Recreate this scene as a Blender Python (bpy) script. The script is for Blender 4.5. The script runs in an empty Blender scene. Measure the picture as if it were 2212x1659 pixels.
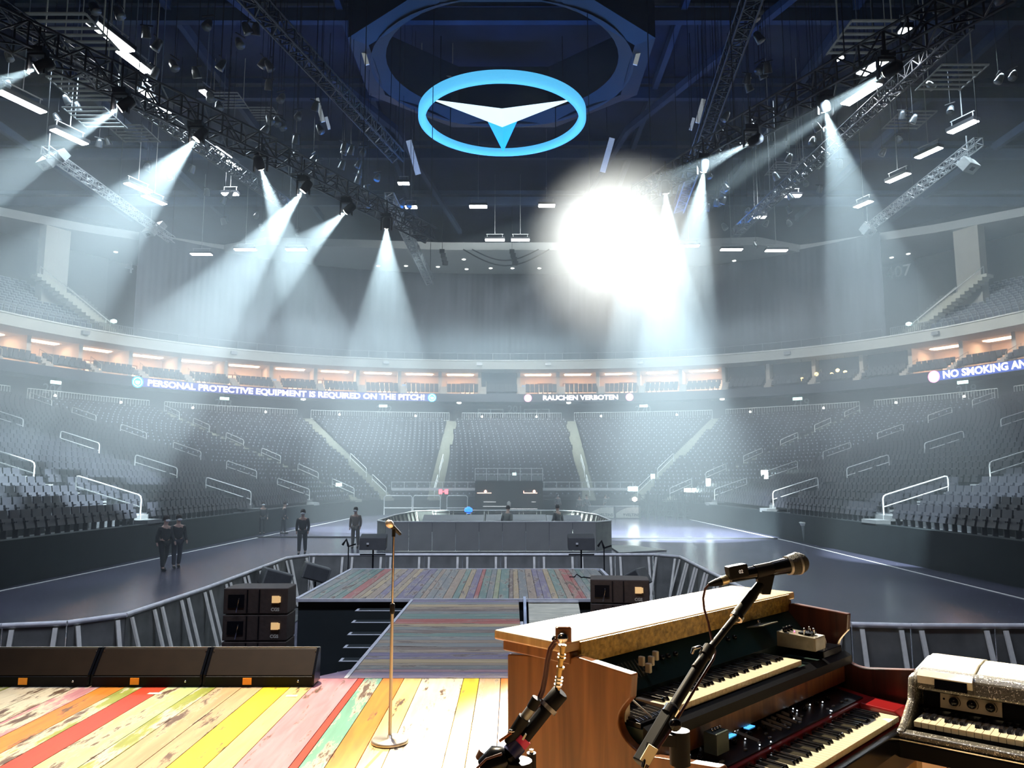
import bpy, math, random
from mathutils import Vector, Matrix
PI = math.pi
R = math.radians
rng = random.Random(7)
sc = bpy.context.scene
col = sc.collection

# ------------------------------------------------------------------ camera, world haze, exposure
F = 1660.0                       # focal length in pixels of the 2212 px wide frame
CZ = 2.95                        # eye height above the arena floor
S = 1.21                         # stage height above the arena floor
PITCH = math.atan(210.5 / F)
cam = bpy.data.cameras.new('camera')
cam.sensor_width = 36.0
cam.lens = 36.0 * F / 2212.0
cam.clip_start, cam.clip_end = 0.05, 400
camo = bpy.data.objects.new('camera', cam)
camo.location = (0, 0, CZ)
camo.rotation_euler = (PI / 2 + PITCH, 0, 0)
col.objects.link(camo)
sc.camera = camo
vs = sc.view_settings
sc.display_settings.display_device = 'sRGB'
vs.view_transform = 'Standard'; vs.look = 'None'; vs.gamma = 1.0; vs.use_curve_mapping = False
vs.exposure = 0.0
cy = sc.cycles
cy.max_bounces = 3; cy.diffuse_bounces = 2; cy.glossy_bounces = 2; cy.transmission_bounces = 3
cy.transparent_max_bounces = 8; cy.volume_bounces = 0
cy.use_adaptive_sampling = True; cy.adaptive_threshold = 0.02
cy.use_denoising = True
cy.sample_clamp_indirect = 4.0
cy.caustics_reflective = False; cy.caustics_refractive = False

HAZE = 0.011
world = bpy.data.worlds.new('world'); sc.world = world
world.use_nodes = True
wn = world.node_tree; wn.nodes.clear()
wo = wn.nodes.new('ShaderNodeOutputWorld')
wb = wn.nodes.new('ShaderNodeBackground'); wb.inputs[0].default_value = (0.10, 0.14, 0.22, 1); wb.inputs[1].default_value = 0.0
wn.links.new(wb.outputs[0], wo.inputs['Surface'])

def light(kind, name, loc, aim, energy, color=(1, 1, 1), **kw):
    l = bpy.data.lights.new(name, kind); l.energy = energy; l.color = color
    for k, v in kw.items(): setattr(l, k, v)
    o = bpy.data.objects.new(name, l); col.objects.link(o); o.location = loc
    d = Vector(aim) - Vector(loc)
    o.rotation_euler = d.to_track_quat('-Z', 'Y').to_euler()
    return o

STAGE_E, WASH_E, HOUSE_E, BEAM_E, FACE_E = 3.0, 0.32, 5.4, 3.3, 9.0
# key light of the stage: hung high in front of the lip, an added unseen flag (built with the lamp) cuts its pool off at the edge of the main stage
KEY = (-3.4, 10.8, 14.0)
light('SPOT', 'stage_key_spot', KEY, (0.15, 3.4, 1.2), 9000 * STAGE_E, (1.0, 0.84, 0.58),
      spot_size=R(50), spot_blend=0.9, shadow_soft_size=0.012)
# warm wash hung over the stage behind the photographer's back
light('AREA', 'stage_back_wash', (-2.5, -3.0, 7.5), (1.2, 3.4, 1.6), 110 * WASH_E, (1.0, 0.62, 0.36), shape='DISK', size=1.2)
# cool house light over the arena bowl
for hx in (-20, 20):
    for hy in (40, 74):
        light('AREA', 'house_and_fill_bank', (hx, hy, 25), (hx * 1.05, hy + 2, 0), (1250 if hx < 0 else 750) * HOUSE_E, (0.70, 0.88, 1.0), shape='RECTANGLE', size=14, size_y=1.0, spread=R(140))
light('AREA', 'house_and_fill_bank', (-1, 6, 16), (-.7, 18, 0.5), 210 * HOUSE_E, (0.66, 0.74, 1.0), shape='RECTANGLE', size=10, size_y=1.0, spread=R(120))  # added unseen fill that brightens walkway, platform and barriers
light('AREA', 'house_and_fill_bank', (-1, 82, 26), (-1, 80, 0), 1700 * HOUSE_E, (0.62, 0.86, 1.0), shape='RECTANGLE', size=16, size_y=1.0, spread=R(130))  # added bank that lifts the haze glow before the curtain
for fx, fy, tx, ty in ((0, 66, 0, 96), (-20, 56, -46, 74), (20, 56, 46, 74)):
    light('AREA', 'fascia_fill', (fx, fy, 25.5), (tx, ty, 15.5), 700 * HOUSE_E, (0.86, 0.95, 0.95), shape='RECTANGLE', size=8, size_y=1.0, spread=R(110))  # added fill that brightens the pale fascia
light('AREA', 'roof_blue_fill', (0, 48, 19.5), (0, 44, 34), 420 * HOUSE_E, (0.02, 0.24, 1.0), shape='RECTANGLE', size=30, size_y=3.0)  # added blue fill that tints the roof navy, no lamp of the hall

# ------------------------------------------------------------------ where a pixel of the photograph points (to read real positions off it)
CP, SP = math.cos(PITCH), math.sin(PITCH)
def ray(px, py):
    v = 829.5 - py
    return Vector((px - 1106.0, F * CP - v * SP, F * SP + v * CP))
def at_y(px, py, y):
    r = ray(px, py); return Vector((r.x / r.y * y, y, CZ + r.z / r.y * y))
def at_z(px, py, z):
    r = ray(px, py); k = (z - CZ) / r.z; return Vector((r.x * k, r.y * k, z))

# ------------------------------------------------------------------ materials
MATS = {}
def mat(name, color, rough=0.6, metal=0.0, emit=None, es=0.0, vary=0.12, scale=8.0, bump=0.0, spec=0.5, stretch=None, coat=0.0, alpha=1.0):
    if name in MATS: return MATS[name]
    m = bpy.data.materials.new(name); m.use_nodes = True
    nt = m.node_tree; b = nt.nodes['Principled BSDF']
    b.inputs['Roughness'].default_value = rough; b.inputs['Metallic'].default_value = metal
    b.inputs['Specular IOR Level'].default_value = spec
    b.inputs['Coat Weight'].default_value = coat
    if emit is not None:
        b.inputs['Emission Color'].default_value = (*emit, 1); b.inputs['Emission Strength'].default_value = es
        m.cycles.emission_sampling = 'NONE' if es < 40 else 'AUTO'
    tc = nt.nodes.new('ShaderNodeTexCoord'); mp = nt.nodes.new('ShaderNodeMapping')
    if stretch: mp.inputs['Scale'].default_value = stretch
    no = nt.nodes.new('ShaderNodeTexNoise'); no.inputs['Scale'].default_value = scale; no.inputs['Detail'].default_value = 4
    nt.links.new(tc.outputs['Object'], mp.inputs[0]); nt.links.new(mp.outputs[0], no.inputs['Vector'])
    cr = nt.nodes.new('ShaderNodeValToRGB')
    cr.color_ramp.elements[0].position = 0.3; cr.color_ramp.elements[1].position = 0.7
    cr.color_ramp.elements[0].color = (*[c * (1 - vary) for c in color], 1)
    cr.color_ramp.elements[1].color = (*[min(1, c * (1 + vary)) for c in color], 1)
    nt.links.new(no.outputs['Fac'], cr.inputs[0]); nt.links.new(cr.outputs[0], b.inputs['Base Color'])
    if bump:
        bp = nt.nodes.new('ShaderNodeBump'); bp.inputs['Strength'].default_value = bump; bp.inputs['Distance'].default_value = 0.01
        nt.links.new(no.outputs['Fac'], bp.inputs['Height']); nt.links.new(bp.outputs[0], b.inputs['Normal'])
    if alpha < 1: b.inputs['Alpha'].default_value = alpha
    MATS[name] = m
    return m
def wood(name, c1, c2, rough=0.4, stretch=(1, 18, 18), scale=2.2, coat=0.0, bump=0.05, attr=None, peel=None):
    """wood grain; with attr the base colour comes from the planks' own paint attribute"""
    if name in MATS: return MATS[name]
    m = bpy.data.materials.new(name); m.use_nodes = True
    nt = m.node_tree; b = nt.nodes['Principled BSDF']
    b.inputs['Roughness'].default_value = rough; b.inputs['Coat Weight'].default_value = coat; b.inputs['Coat Roughness'].default_value = 0.15
    L = nt.links.new
    tc = nt.nodes.new('ShaderNodeTexCoord'); mp = nt.nodes.new('ShaderNodeMapping'); mp.inputs['Scale'].default_value = stretch
    no = nt.nodes.new('ShaderNodeTexNoise'); no.inputs['Scale'].default_value = scale; no.inputs['Detail'].default_value = 6; no.inputs['Distortion'].default_value = 0.6
    L(tc.outputs['Object'], mp.inputs[0]); L(mp.outputs[0], no.inputs['Vector'])
    cr = nt.nodes.new('ShaderNodeValToRGB'); cr.color_ramp.elements[0].position = 0.35; cr.color_ramp.elements[1].position = 0.68
    cr.color_ramp.elements[0].color = (*c1, 1); cr.color_ramp.elements[1].color = (*c2, 1)
    L(no.outputs['Fac'], cr.inputs[0])
    out = cr.outputs[0]
    if attr:
        at = nt.nodes.new('ShaderNodeAttribute'); at.attribute_name = 'paint'
        ap = nt.nodes.new('ShaderNodeAttribute'); ap.attribute_name = 'wear'
        mul = nt.nodes.new('ShaderNodeMix'); mul.data_type = 'RGBA'; mul.blend_type = 'MULTIPLY'; mul.inputs[0].default_value = 0.55
        L(at.outputs['Color'], mul.inputs[6]); L(cr.outputs[0], mul.inputs[7])
        # worn paint: patches where the pale undercoat or the bare wood shows through
        n2 = nt.nodes.new('ShaderNodeTexNoise'); n2.inputs['Scale'].default_value = 2.6; n2.inputs['Detail'].default_value = 9; n2.inputs['Roughness'].default_value = 0.72
        m2 = nt.nodes.new('ShaderNodeMapping'); m2.inputs['Scale'].default_value = peel
        L(tc.outputs['Object'], m2.inputs[0]); L(m2.outputs[0], n2.inputs['Vector'])
        gt = nt.nodes.new('ShaderNodeMath'); gt.operation = 'SUBTRACT'; L(ap.outputs['Fac'], gt.inputs[0]); L(n2.outputs['Fac'], gt.inputs[1])
        st = nt.nodes.new('ShaderNodeMath'); st.operation = 'MULTIPLY_ADD'; st.inputs[1].default_value = 14; st.inputs[2].default_value = 0.5; st.use_clamp = True
        L(gt.outputs[0], st.inputs[0])
        cr2 = nt.nodes.new('ShaderNodeValToRGB'); L(n2.outputs['Fac'], cr2.inputs[0])
        cr2.color_ramp.elements[0].position = 0.40; cr2.color_ramp.elements[0].color = (0.10, 0.055, 0.035, 1)
        cr2.color_ramp.elements[1].position = 0.46; cr2.color_ramp.elements[1].color = (0.62, 0.56, 0.42, 1)
        mx = nt.nodes.new('ShaderNodeMix'); mx.data_type = 'RGBA'; L(st.outputs[0], mx.inputs[0]); L(mul.outputs[2], mx.inputs[6]); L(cr2.outputs[0], mx.inputs[7])
        out = mx.outputs[2]
    L(out, b.inputs['Base Color'])
    bp = nt.nodes.new('ShaderNodeBump'); bp.inputs['Strength'].default_value = bump; bp.inputs['Distance'].default_value = 0.004
    L(no.outputs['Fac'], bp.inputs['Height']); L(bp.outputs[0], b.inputs['Normal'])
    MATS[name] = m
    return m

blk = mat('black_metal', (0.006, 0.0065, 0.009), 0.5, 0.1, spec=0.2)
blkp = mat('black_plastic', (0.005, 0.0055, 0.008), 0.5, spec=0.15)
blkg = mat('black_gloss', (0.004, 0.005, 0.008), 0.2, spec=0.3)
chrome = mat('chrome', (0.72, 0.72, 0.72), 0.18, 1.0, vary=0.04)
alu = mat('brushed_aluminium', (0.42, 0.43, 0.43), 0.42, 0.75, vary=0.10, scale=14)
steel = mat('grey_steel', (0.30, 0.31, 0.32), 0.45, 0.6)
white = mat('white_paint', (0.75, 0.75, 0.72), 0.6)
concrete = mat('concrete', (0.16, 0.165, 0.17), 0.85, vary=0.2, scale=1.2)
dconcrete = mat('dark_concrete', (0.045, 0.048, 0.055), 0.85, vary=0.2, scale=1.2)
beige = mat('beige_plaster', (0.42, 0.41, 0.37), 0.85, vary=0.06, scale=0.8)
fascia_m = mat('fascia_panel', (0.50, 0.50, 0.46), 0.7, vary=0.05, scale=0.6)
seatm = mat('seat_plastic', (0.022, 0.023, 0.031), 0.5, vary=0.35, scale=0.9)
seatu = mat('upper_seat_plastic', (0.05, 0.07, 0.12), 0.5, vary=0.2, scale=1.0)
plate = mat('seat_pale_mark', (0.42, 0.45, 0.5), 0.5)  # colour of the small pale marks on the seats
tread = mat('stair_tread', (0.34, 0.34, 0.27), 0.8, vary=0.15, scale=3)
railm = mat('rail_steel', (0.85, 0.86, 0.84), 0.45, 0.2)
navy = mat('ceiling_navy', (0.010, 0.016, 0.045), 0.9, vary=0.4, scale=0.4)
navyb = mat('roof_beam_blue', (0.022, 0.04, 0.085), 0.8, vary=0.3, scale=0.5)
curtainm = mat('curtain_cloth', (0.10, 0.115, 0.14), 0.95, vary=0.3, scale=0.7, stretch=(1, 1, 0.15))
lampw = mat('lamp_glow', (0.9, 0.9, 0.9), 0.4, emit=(0.95, 0.98, 1.0), es=38)
lampd = mat('small_lamp_glow', (0.9, 0.9, 0.9), 0.4, emit=(0.95, 1.0, 0.92), es=8)
headglow = mat('beam_lens_glow', (0.9, 0.9, 0.9), 0.3, emit=(1.0, 0.93, 0.82), es=39)

# ------------------------------------------------------------------ mesh builder
class MB:
    def __init__(s): s.v, s.f, s.m, s.sm = [], [], [], []
    def add(s, vs, fs, mi=0, smooth=False):
        o = len(s.v); s.v += [tuple(p) for p in vs]
        for f in fs:
            s.f.append([i + o for i in f]); s.m.append(mi); s.sm.append(smooth)
        return s
    def box(s, c, d, rz=0, mi=0, M=None):
        x, y, z = d[0] / 2, d[1] / 2, d[2] / 2
        vs = [Vector((a * x, b * y, e * z)) for e in (-1, 1) for b in (-1, 1) for a in (-1, 1)]
        if M is None: M = Matrix.Rotation(rz, 3, 'Z')
        vs = [M @ p + Vector(c) for p in vs]
        return s.add(vs, [(0, 2, 3, 1), (4, 5, 7, 6), (0, 1, 5, 4), (2, 6, 7, 3), (0, 4, 6, 2), (1, 3, 7, 5)], mi)
    def span(s, a, b, mi=0):
        a, b = Vector(a), Vector(b); return s.box((a + b) / 2, [abs(t) for t in (b - a)], mi=mi)
    def bar(s, p, q, w, h=None, mi=0, up=(0, 0, 1)):
        p, q = Vector(p), Vector(q); h = h or w; d = q - p
        if d.length < 1e-6: return s
        z = d.normalized(); u = Vector(up)
        if abs(z.dot(u)) > 0.98: u = Vector((0, 1, 0))
        x = z.cross(u).normalized(); y = x.cross(z)
        M = Matrix((x, z, y)).transposed()
        return s.box((p + q) / 2, (w, d.length, h), M=M, mi=mi)
    def tube(s, pts, r, n=8, mi=0, cap=True, closed=False):
        pts = [Vector(p) for p in pts]; N = len(pts)
        rs = r if isinstance(r, (list, tuple)) else [r] * N
        vs, fs = [], []
        prev = None
        for i, p in enumerate(pts):
            if closed: t = pts[(i + 1) % N] - pts[i - 1]
            else: t = pts[min(i + 1, N - 1)] - pts[max(i - 1, 0)]
            t.normalize()
            if prev is None:
                a = Vector((0, 0, 1)) if abs(t.z) < 0.9 else Vector((1, 0, 0))
                x = t.cross(a).normalized()
            else:
                x = (prev - t * prev.dot(t))
                x = x.normalized() if x.length > 1e-6 else t.orthogonal().normalized()
            prev = x; y = t.cross(x)
            for k in range(n):
                a = 2 * PI * k / n
                vs.append(p + (x * math.cos(a) + y * math.sin(a)) * rs[i])
        for i in range(N if closed else N - 1):
            j = (i + 1) % N
            for k in range(n):
                fs.append((i * n + k, i * n + (k + 1) % n, j * n + (k + 1) % n, j * n + k))
        s.add(vs, fs, mi, True)
        if cap and not closed:
            s.add(vs[:n], [tuple(range(n))[::-1]], mi); s.add(vs[-n:], [tuple(range(n))], mi)
        return s
    def prism(s, poly, axis, a, b, mi=0):
        """poly: 2-D points; axis 0/1/2 is the extrusion axis from a to b"""
        n = len(poly)
        def mk(p, h):
            if axis == 0: return (h, p[0], p[1])
            if axis == 1: return (p[0], h, p[1])
            return (p[0], p[1], h)
        vs = [mk(p, a) for p in poly] + [mk(p, b) for p in poly]
        fs = [tuple(range(n)), tuple(range(n, 2 * n))[::-1]] + [(i, n + i, n + (i + 1) % n, (i + 1) % n) for i in range(n)]
        return s.add(vs, fs, mi)
    def lathe(s, prof, c=(0, 0, 0), n=16, mi=0, M=None):
        """prof: (radius, height) along z"""
        vs, fs = [], []
        for r_, z_ in prof:
            for k in range(n):
                a = 2 * PI * k / n; p = Vector((r_ * math.cos(a), r_ * math.sin(a), z_))
                if M is not None: p = M @ p
                vs.append(p + Vector(c))
        for i in range(len(prof) - 1):
            for k in range(n):
                fs.append((i * n + k, i * n + (k + 1) % n, (i + 1) * n + (k + 1) % n, (i + 1) * n + k))
        fs.append(tuple(range(n))[::-1]); fs.append(tuple(range((len(prof) - 1) * n, len(prof) * n)))
        return s.add(vs, fs, mi, True)
    def build(s, name, mats, parent=None, loc=None, rz=0, bevel=0, attrs=None):
        me = bpy.data.meshes.new(name)
        me.from_pydata(s.v, [], s.f)
        for m_ in (mats if isinstance(mats, (list, tuple)) else [mats]): me.materials.append(m_)
        me.polygons.foreach_set('material_index', s.m); me.polygons.foreach_set('use_smooth', s.sm)
        if attrs:
            me.attributes.new('paint', 'FLOAT_COLOR', 'FACE'); me.attributes.new('wear', 'FLOAT', 'FACE')
            me.attributes['paint'].data.foreach_set('color', [t for c_, w_ in attrs for t in (*c_, 1.0)])
            me.attributes['wear'].data.foreach_set('value', [w_ for c_, w_ in attrs])
        me.update()
        o = bpy.data.objects.new(name, me); col.objects.link(o)
        if parent is not None: o.parent = parent
        if loc is not None: o.location = loc
        o.rotation_euler.z = rz
        if bevel:
            bv = o.modifiers.new('bevel', 'BEVEL'); bv.width = bevel; bv.segments = 2; bv.limit_method = 'ANGLE'
        return o
def tag(o, label=None, cat=None, group=None, kind=None):
    if label: o['label'] = label
    if cat: o['category'] = cat
    if group: o['group'] = group
    if kind: o['kind'] = kind
    return o
def empty(name, loc, rz, label, cat, group=None):
    o = bpy.data.objects.new(name, None); col.objects.link(o); o.location = loc; o.rotation_euler.z = rz
    o.empty_display_size = 0.1
    return tag(o, label, cat, group)
def struct(o): o['kind'] = 'structure'; return o
def dup(root, loc=None, rot=None, label=None):
    def cp(o, parent):
        c = o.copy(); col.objects.link(c)
        if parent is not None: c.parent = parent
        for ch in list(o.children): cp(ch, c)
        return c
    r = cp(root, None)
    if loc is not None: r.location = loc
    if rot is not None: r.rotation_euler = rot
    if label: r['label'] = label
    return r
ORD = ['first', 'second', 'third', 'fourth', 'fifth', 'sixth', 'seventh', 'eighth', 'ninth', 'tenth', 'eleventh', 'twelfth', 'thirteenth', 'fourteenth',
       'fifteenth', 'sixteenth', 'seventeenth', 'eighteenth', 'nineteenth', 'twentieth', 'twenty-first', 'twenty-second', 'twenty-third', 'twenty-fourth',
       'twenty-fifth', 'twenty-sixth', 'twenty-seventh', 'twenty-eighth', 'twenty-ninth', 'thirtieth', 'thirty-first', 'thirty-second', 'thirty-third', 'thirty-fourth', 'thirty-fifth', 'thirty-sixth', 'thirty-seventh', 'thirty-eighth', 'thirty-ninth', 'fortieth'] + ['forty-%s' % w for w in ('first', 'second', 'third', 'fourth', 'fifth', 'sixth', 'seventh', 'eighth', 'ninth')] + ['fiftieth']
def text_mb(body, size, bold=0.0, depth=0.0):
    c = bpy.data.curves.new('lettering', 'FONT'); c.body = body; c.size = size; c.offset = bold; c.extrude = depth
    c.align_x = 'CENTER'; c.align_y = 'CENTER'; c.resolution_u = 3
    o = bpy.data.objects.new('lettering', c); col.objects.link(o)
    bpy.context.view_layer.update()
    me = bpy.data.meshes.new_from_object(o.evaluated_get(bpy.context.evaluated_depsgraph_get()))
    vs = [v.co.copy() for v in me.vertices]; fs = [tuple(p.vertices) for p in me.polygons]
    bpy.data.objects.remove(o); bpy.data.meshes.remove(me); bpy.data.curves.remove(c)
    return vs, fs
def text_flat(mb, body, size, origin, ux, uy, bold=0.0, mi=0):
    vs, fs = text_mb(body, size, bold)
    ux, uy, origin = Vector(ux), Vector(uy), Vector(origin)
    mb.add([origin + ux * v.x + uy * v.y for v in vs], fs, mi)

# ================================================================== THE ARENA BOWL
class Ring:
    def __init__(s, pts):
        s.p = [Vector(p) for p in pts]; s.l = [0]
        for a, b in zip(s.p, s.p[1:]): s.l.append(s.l[-1] + (b - a).length)
        s.L = s.l[-1]
    def at(s, t, off=0.0):
        t = min(max(t, 0), s.L - 1e-6)
        lo, hi = 0, len(s.l) - 1
        while hi - lo > 1:
            m = (lo + hi) // 2
            if s.l[m] <= t: lo = m
            else: hi = m
        k = (t - s.l[lo]) / (s.l[lo + 1] - s.l[lo]); p = s.p[lo].lerp(s.p[lo + 1], k)
        tg = (s.p[lo + 1] - s.p[lo]).normalized(); n = Vector((-tg.y, tg.x))     # outward, the ring runs left -> far end -> right
        return p + n * off, n
    def t_px(s, px, off=0.0):
        k = (px - 1106) / 1645.0; best = None
        for i in range(1200):
            t = s.L * i / 1199; p, n = s.at(t, off); d = abs(p.x / max(p.y, 1) - k)
            if p.y > 5 and (best is None or d < best[0]): best = (d, t)
        return best[1]
def superell(a, b, n, y0, t0, t1, N):
    out = []
    for i in range(N + 1):
        th = R(t0 + (t1 - t0) * i / N); c, s_ = math.cos(th), math.sin(th)
        out.append((a * math.copysign(abs(c) ** (2 / n), c), y0 + b * math.copysign(abs(s_) ** (2 / n), s_)))
    return out
RS = Ring(superell(48.5, 49, 2.4, 47, 196, -16, 240))        # front of the ring of private boxes
def ring_strip(mb, ring, t0, t1, prof, step=1.2, mi=0, closed=True, caps=True):
    """sweep a profile [(outward offset, z)] along the ring"""
    n = max(1, int((t1 - t0) / step)); m = len(prof); vs, fs = [], []
    for i in range(n + 1):
        t = t0 + (t1 - t0) * i / n
        _, nn = ring.at(t); p0, _ = ring.at(t)
        for o, z in prof: vs.append((p0.x + nn.x * o, p0.y + nn.y * o, z))
    for i in range(n):
        for k in range(m if closed else m - 1):
            k2 = (k + 1) % m
            fs.append((i * m + k, (i + 1) * m + k, (i + 1) * m + k2, i * m + k2))
    if caps and closed: fs += [tuple(range(m)), tuple(range(n * m, n * m + m))[::-1]]
    mb.add(vs, fs, mi); return mb

# -- aisle anchors: inner (front row) and outer (top rail) ends, mirrored about the arena's long axis
AI = [(-14.2, 4), (-14.2, 19.5), (-14.2, 31.0), (-14.2, 44.0), (-14.2, 56.5), (-13.0, 66.0), (-11.2, 70.4), (-7.2, 71.4), (0, 71.6)]
AO = [(-48, -4), (-48, 19), (-47.7, 38), (-46.8, 53.4), (-44.5, 69), (-37.5, 81), (-24.4, 91), (-7.2, 95), (0, 95.4)]
AI = AI + [(-x, y) for x, y in AI[-2::-1]]; AO = AO + [(-x, y) for x, y in AO[-2::-1]]
def crom(P, s):
    i = min(int(s), len(P) - 2); u = s - i
    p0, p1, p2, p3 = (Vector(P[max(i - 1, 0)]), Vector(P[i]), Vector(P[i + 1]), Vector(P[min(i + 2, len(P) - 1)]))
    m1, m2 = (p2 - p0) * 0.5, (p3 - p1) * 0.5
    if (p2 - p1).length * 1.9 < (p2 - p0).length * 0.95: m1 = (p2 - p1) * 0.9
    return (2 * u**3 - 3 * u**2 + 1) * p1 + (u**3 - 2 * u**2 + u) * m1 + (-2 * u**3 + 3 * u**2) * p2 + (u**3 - u**2) * m2
Z0R, Z1R = 1.25, 10.3
def bowl(s, t):
    a, b = crom(AI, s), crom(AO, s); p = a.lerp(b, t)
    return Vector((p.x, p.y, Z0R + (Z1R - Z0R) * t))
NR = 26
S0, S1 = 0.0, 16.0
NS = 160
mb = MB()
for k in range(NR):                      # stepped terrace
    t0, t1 = k / NR, (k + 1) / NR
    z = Z0R + (Z1R - Z0R) * t0; zn = Z0R + (Z1R - Z0R) * t1
    vs, fs = [], []
    for i in range(NS + 1):
        s_ = S0 + (S1 - S0) * i / NS; a = bowl(s_, t0); b = bowl(s_, t1)
        vs += [(a.x, a.y, z), (b.x, b.y, z), (b.x, b.y, zn)]
    for i in range(NS):
        o = i * 3; fs += [(o, o + 3, o + 4, o + 1), (o + 1, o + 4, o + 5, o + 2)]
    mb.add(vs, fs)
struct(mb.build('floor_terrace', dconcrete))
# boards round the arena floor
mb = MB(); vs, fs = [], []
for i in range(NS + 1):
    s_ = S0 + (S1 - S0) * i / NS; a = bowl(s_, 0)
    b = bowl(s_, 0.012); vs += [(a.x, a.y, 0), (a.x, a.y, Z0R + 0.05), (b.x, b.y, Z0R + 0.05), (b.x, b.y, 0)]
for i in range(NS):
    o = i * 4; fs += [(o, o + 4, o + 5, o + 1), (o + 1, o + 5, o + 6, o + 2), (o + 2, o + 6, o + 7, o + 3)]
mb.add(vs, fs)
struct(mb.build('wall_floor_boards', mat('board_black', (0.012, 0.016, 0.018), 0.8, vary=0.2, scale=1.5, spec=0.15)))
# arena floor
mb = MB(); mb.span((-60, -12, -0.3), (60, 110, 0.0))
struct(mb.build('floor', mat('arena_floor', (0.074, 0.072, 0.115), 0.22, vary=0.25, scale=0.35, spec=0.5)))
mb = MB()
def floor_line(p, q, w):
    p, q = Vector((p[0], p[1], 0.006)), Vector((q[0], q[1], 0.006)); mb.bar(p, q, w, 0.01)
floor_line((-13.9, 20), (-13.6, 33.5), 0.07); floor_line((-13.6, 33.5), (-13.0, 64), 0.09)
floor_line((12.8, 17), (13.75, 38.4), 0.07); floor_line((13.75, 38.4), (13.9, 64), 0.09)
struct(mb.build('trim_1', white))
mb = MB()
for a, b in (((-13.5, 41.4), (-5.3, 41.4)), ((3.6, 40.4), (13.7, 40.4))):
    mb.bar((*a, 0.03), (*b, 0.03), 0.18, 0.06)
tag(mb.build('cable_ramp', mat('cable_ramp', (0.045, 0.045, 0.045), 0.8)), 'long flat grey cable ramp crossing the arena floor beside the mixing area', 'cable ramp')

# -- aisle stairs and their handrails
ORDN = ['leftmost', 'second from the left', 'third from the left', 'fourth from the left', 'fifth from the left', 'sixth from the left', 'seventh from the left',
        'seventh from the right', 'sixth from the right', 'fifth from the right', 'fourth from the right', 'third from the right', 'second from the right', 'rightmost']
aisles = [1, 2, 3, 4, 5, 6, 7, 9, 10, 11, 12, 13, 14, 15]
def aw(s_, t):                            # half-width of the aisle in the anchor parameter
    a, b = bowl(max(0, s_ - 0.05), t), bowl(min(16, s_ + 0.05), t); return 0.62 / max((b - a).length / 0.1, 1e-3)
def in_aisle(s_, t):
    for a in aisles:
        if abs(s_ - a) < 0.6 and abs(s_ - a) < aw(a, t) * 1.15: return True
    return False
for ai, s_ in enumerate(aisles):
    mb = MB()
    for k in range(NR * 2):
        t0, t1 = k / (NR * 2), (k + 1) / (NR * 2); w0, w1 = aw(s_, t0), aw(s_, t1)
        z = Z0R + (Z1R - Z0R) * t1 + 0.02
        q = [bowl(s_ - w0, t0), bowl(s_ + w0, t0), bowl(s_ + w1, t1), bowl(s_ - w1, t1)]
        vs = [(p.x, p.y, z) for p in q] + [(p.x, p.y, z - 0.22) for p in q]
        mb.add(vs, [(0, 1, 2, 3), (4, 5, 1, 0), (5, 6, 2, 1), (7, 4, 0, 3)])
    far = 5 <= ai <= 8 or ai in (4, 9)
    struct(mb.build('floor_aisle_steps', tread if far else concrete))
RT = {2: [(.02, .12), (.2, .3), (.4, .5), (.6, .7), (.8, .9)]}
def handrail(s_, t0, t1, label, off=0.0):
    p0, p1 = bowl(s_, t0), bowl(s_, t1); d = (p1 - p0)
    mb = MB(); h = 0.95
    A, B = p0 + Vector((0, 0, h)), p1 + Vector((0, 0, h))
    u = d.normalized() * 0.16
    pts = [p0, A - Vector((0, 0, 0.14)), A + u * 0.3 - Vector((0, 0, 0.03)), A + u + Vector((0, 0, 0.0)), B - u, B - u * 0.3 - Vector((0, 0, 0.03)), B - Vector((0, 0, 0.16)), p1]
    mb.tube(pts, 0.032, 6)
    mb.tube([p0 + Vector((0, 0, 0.5)), p1 + Vector((0, 0, 0.5))], 0.024, 6)
    o = mb.build('stair_handrail', railm)
    tag(o, label, 'handrail', 'steel handrails along the aisle stairs of the seating bowl')
for ai, s_ in enumerate(aisles):
    segs = [(.02, .11), (.17, .26), (.34, .43), (.52, .61), (.70, .79), (.87, .96)]
    if 5 <= ai <= 8: segs = [(.02, .16), (.22, .40)]
    for k, (t0, t1) in enumerate(segs):
        d = crom(AI, s_).lerp(crom(AO, s_), t0)
        if abs(d.x / max(d.y, 1)) > 0.80: continue
        where = 'topmost' if k == len(segs) - 1 else ('lowest' if k == 0 else ORD[k] + ' from the floor')
        handrail(s_, t0, t1, 'steel stair handrail, %s aisle, %s' % (ORDN[ai], where))

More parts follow.
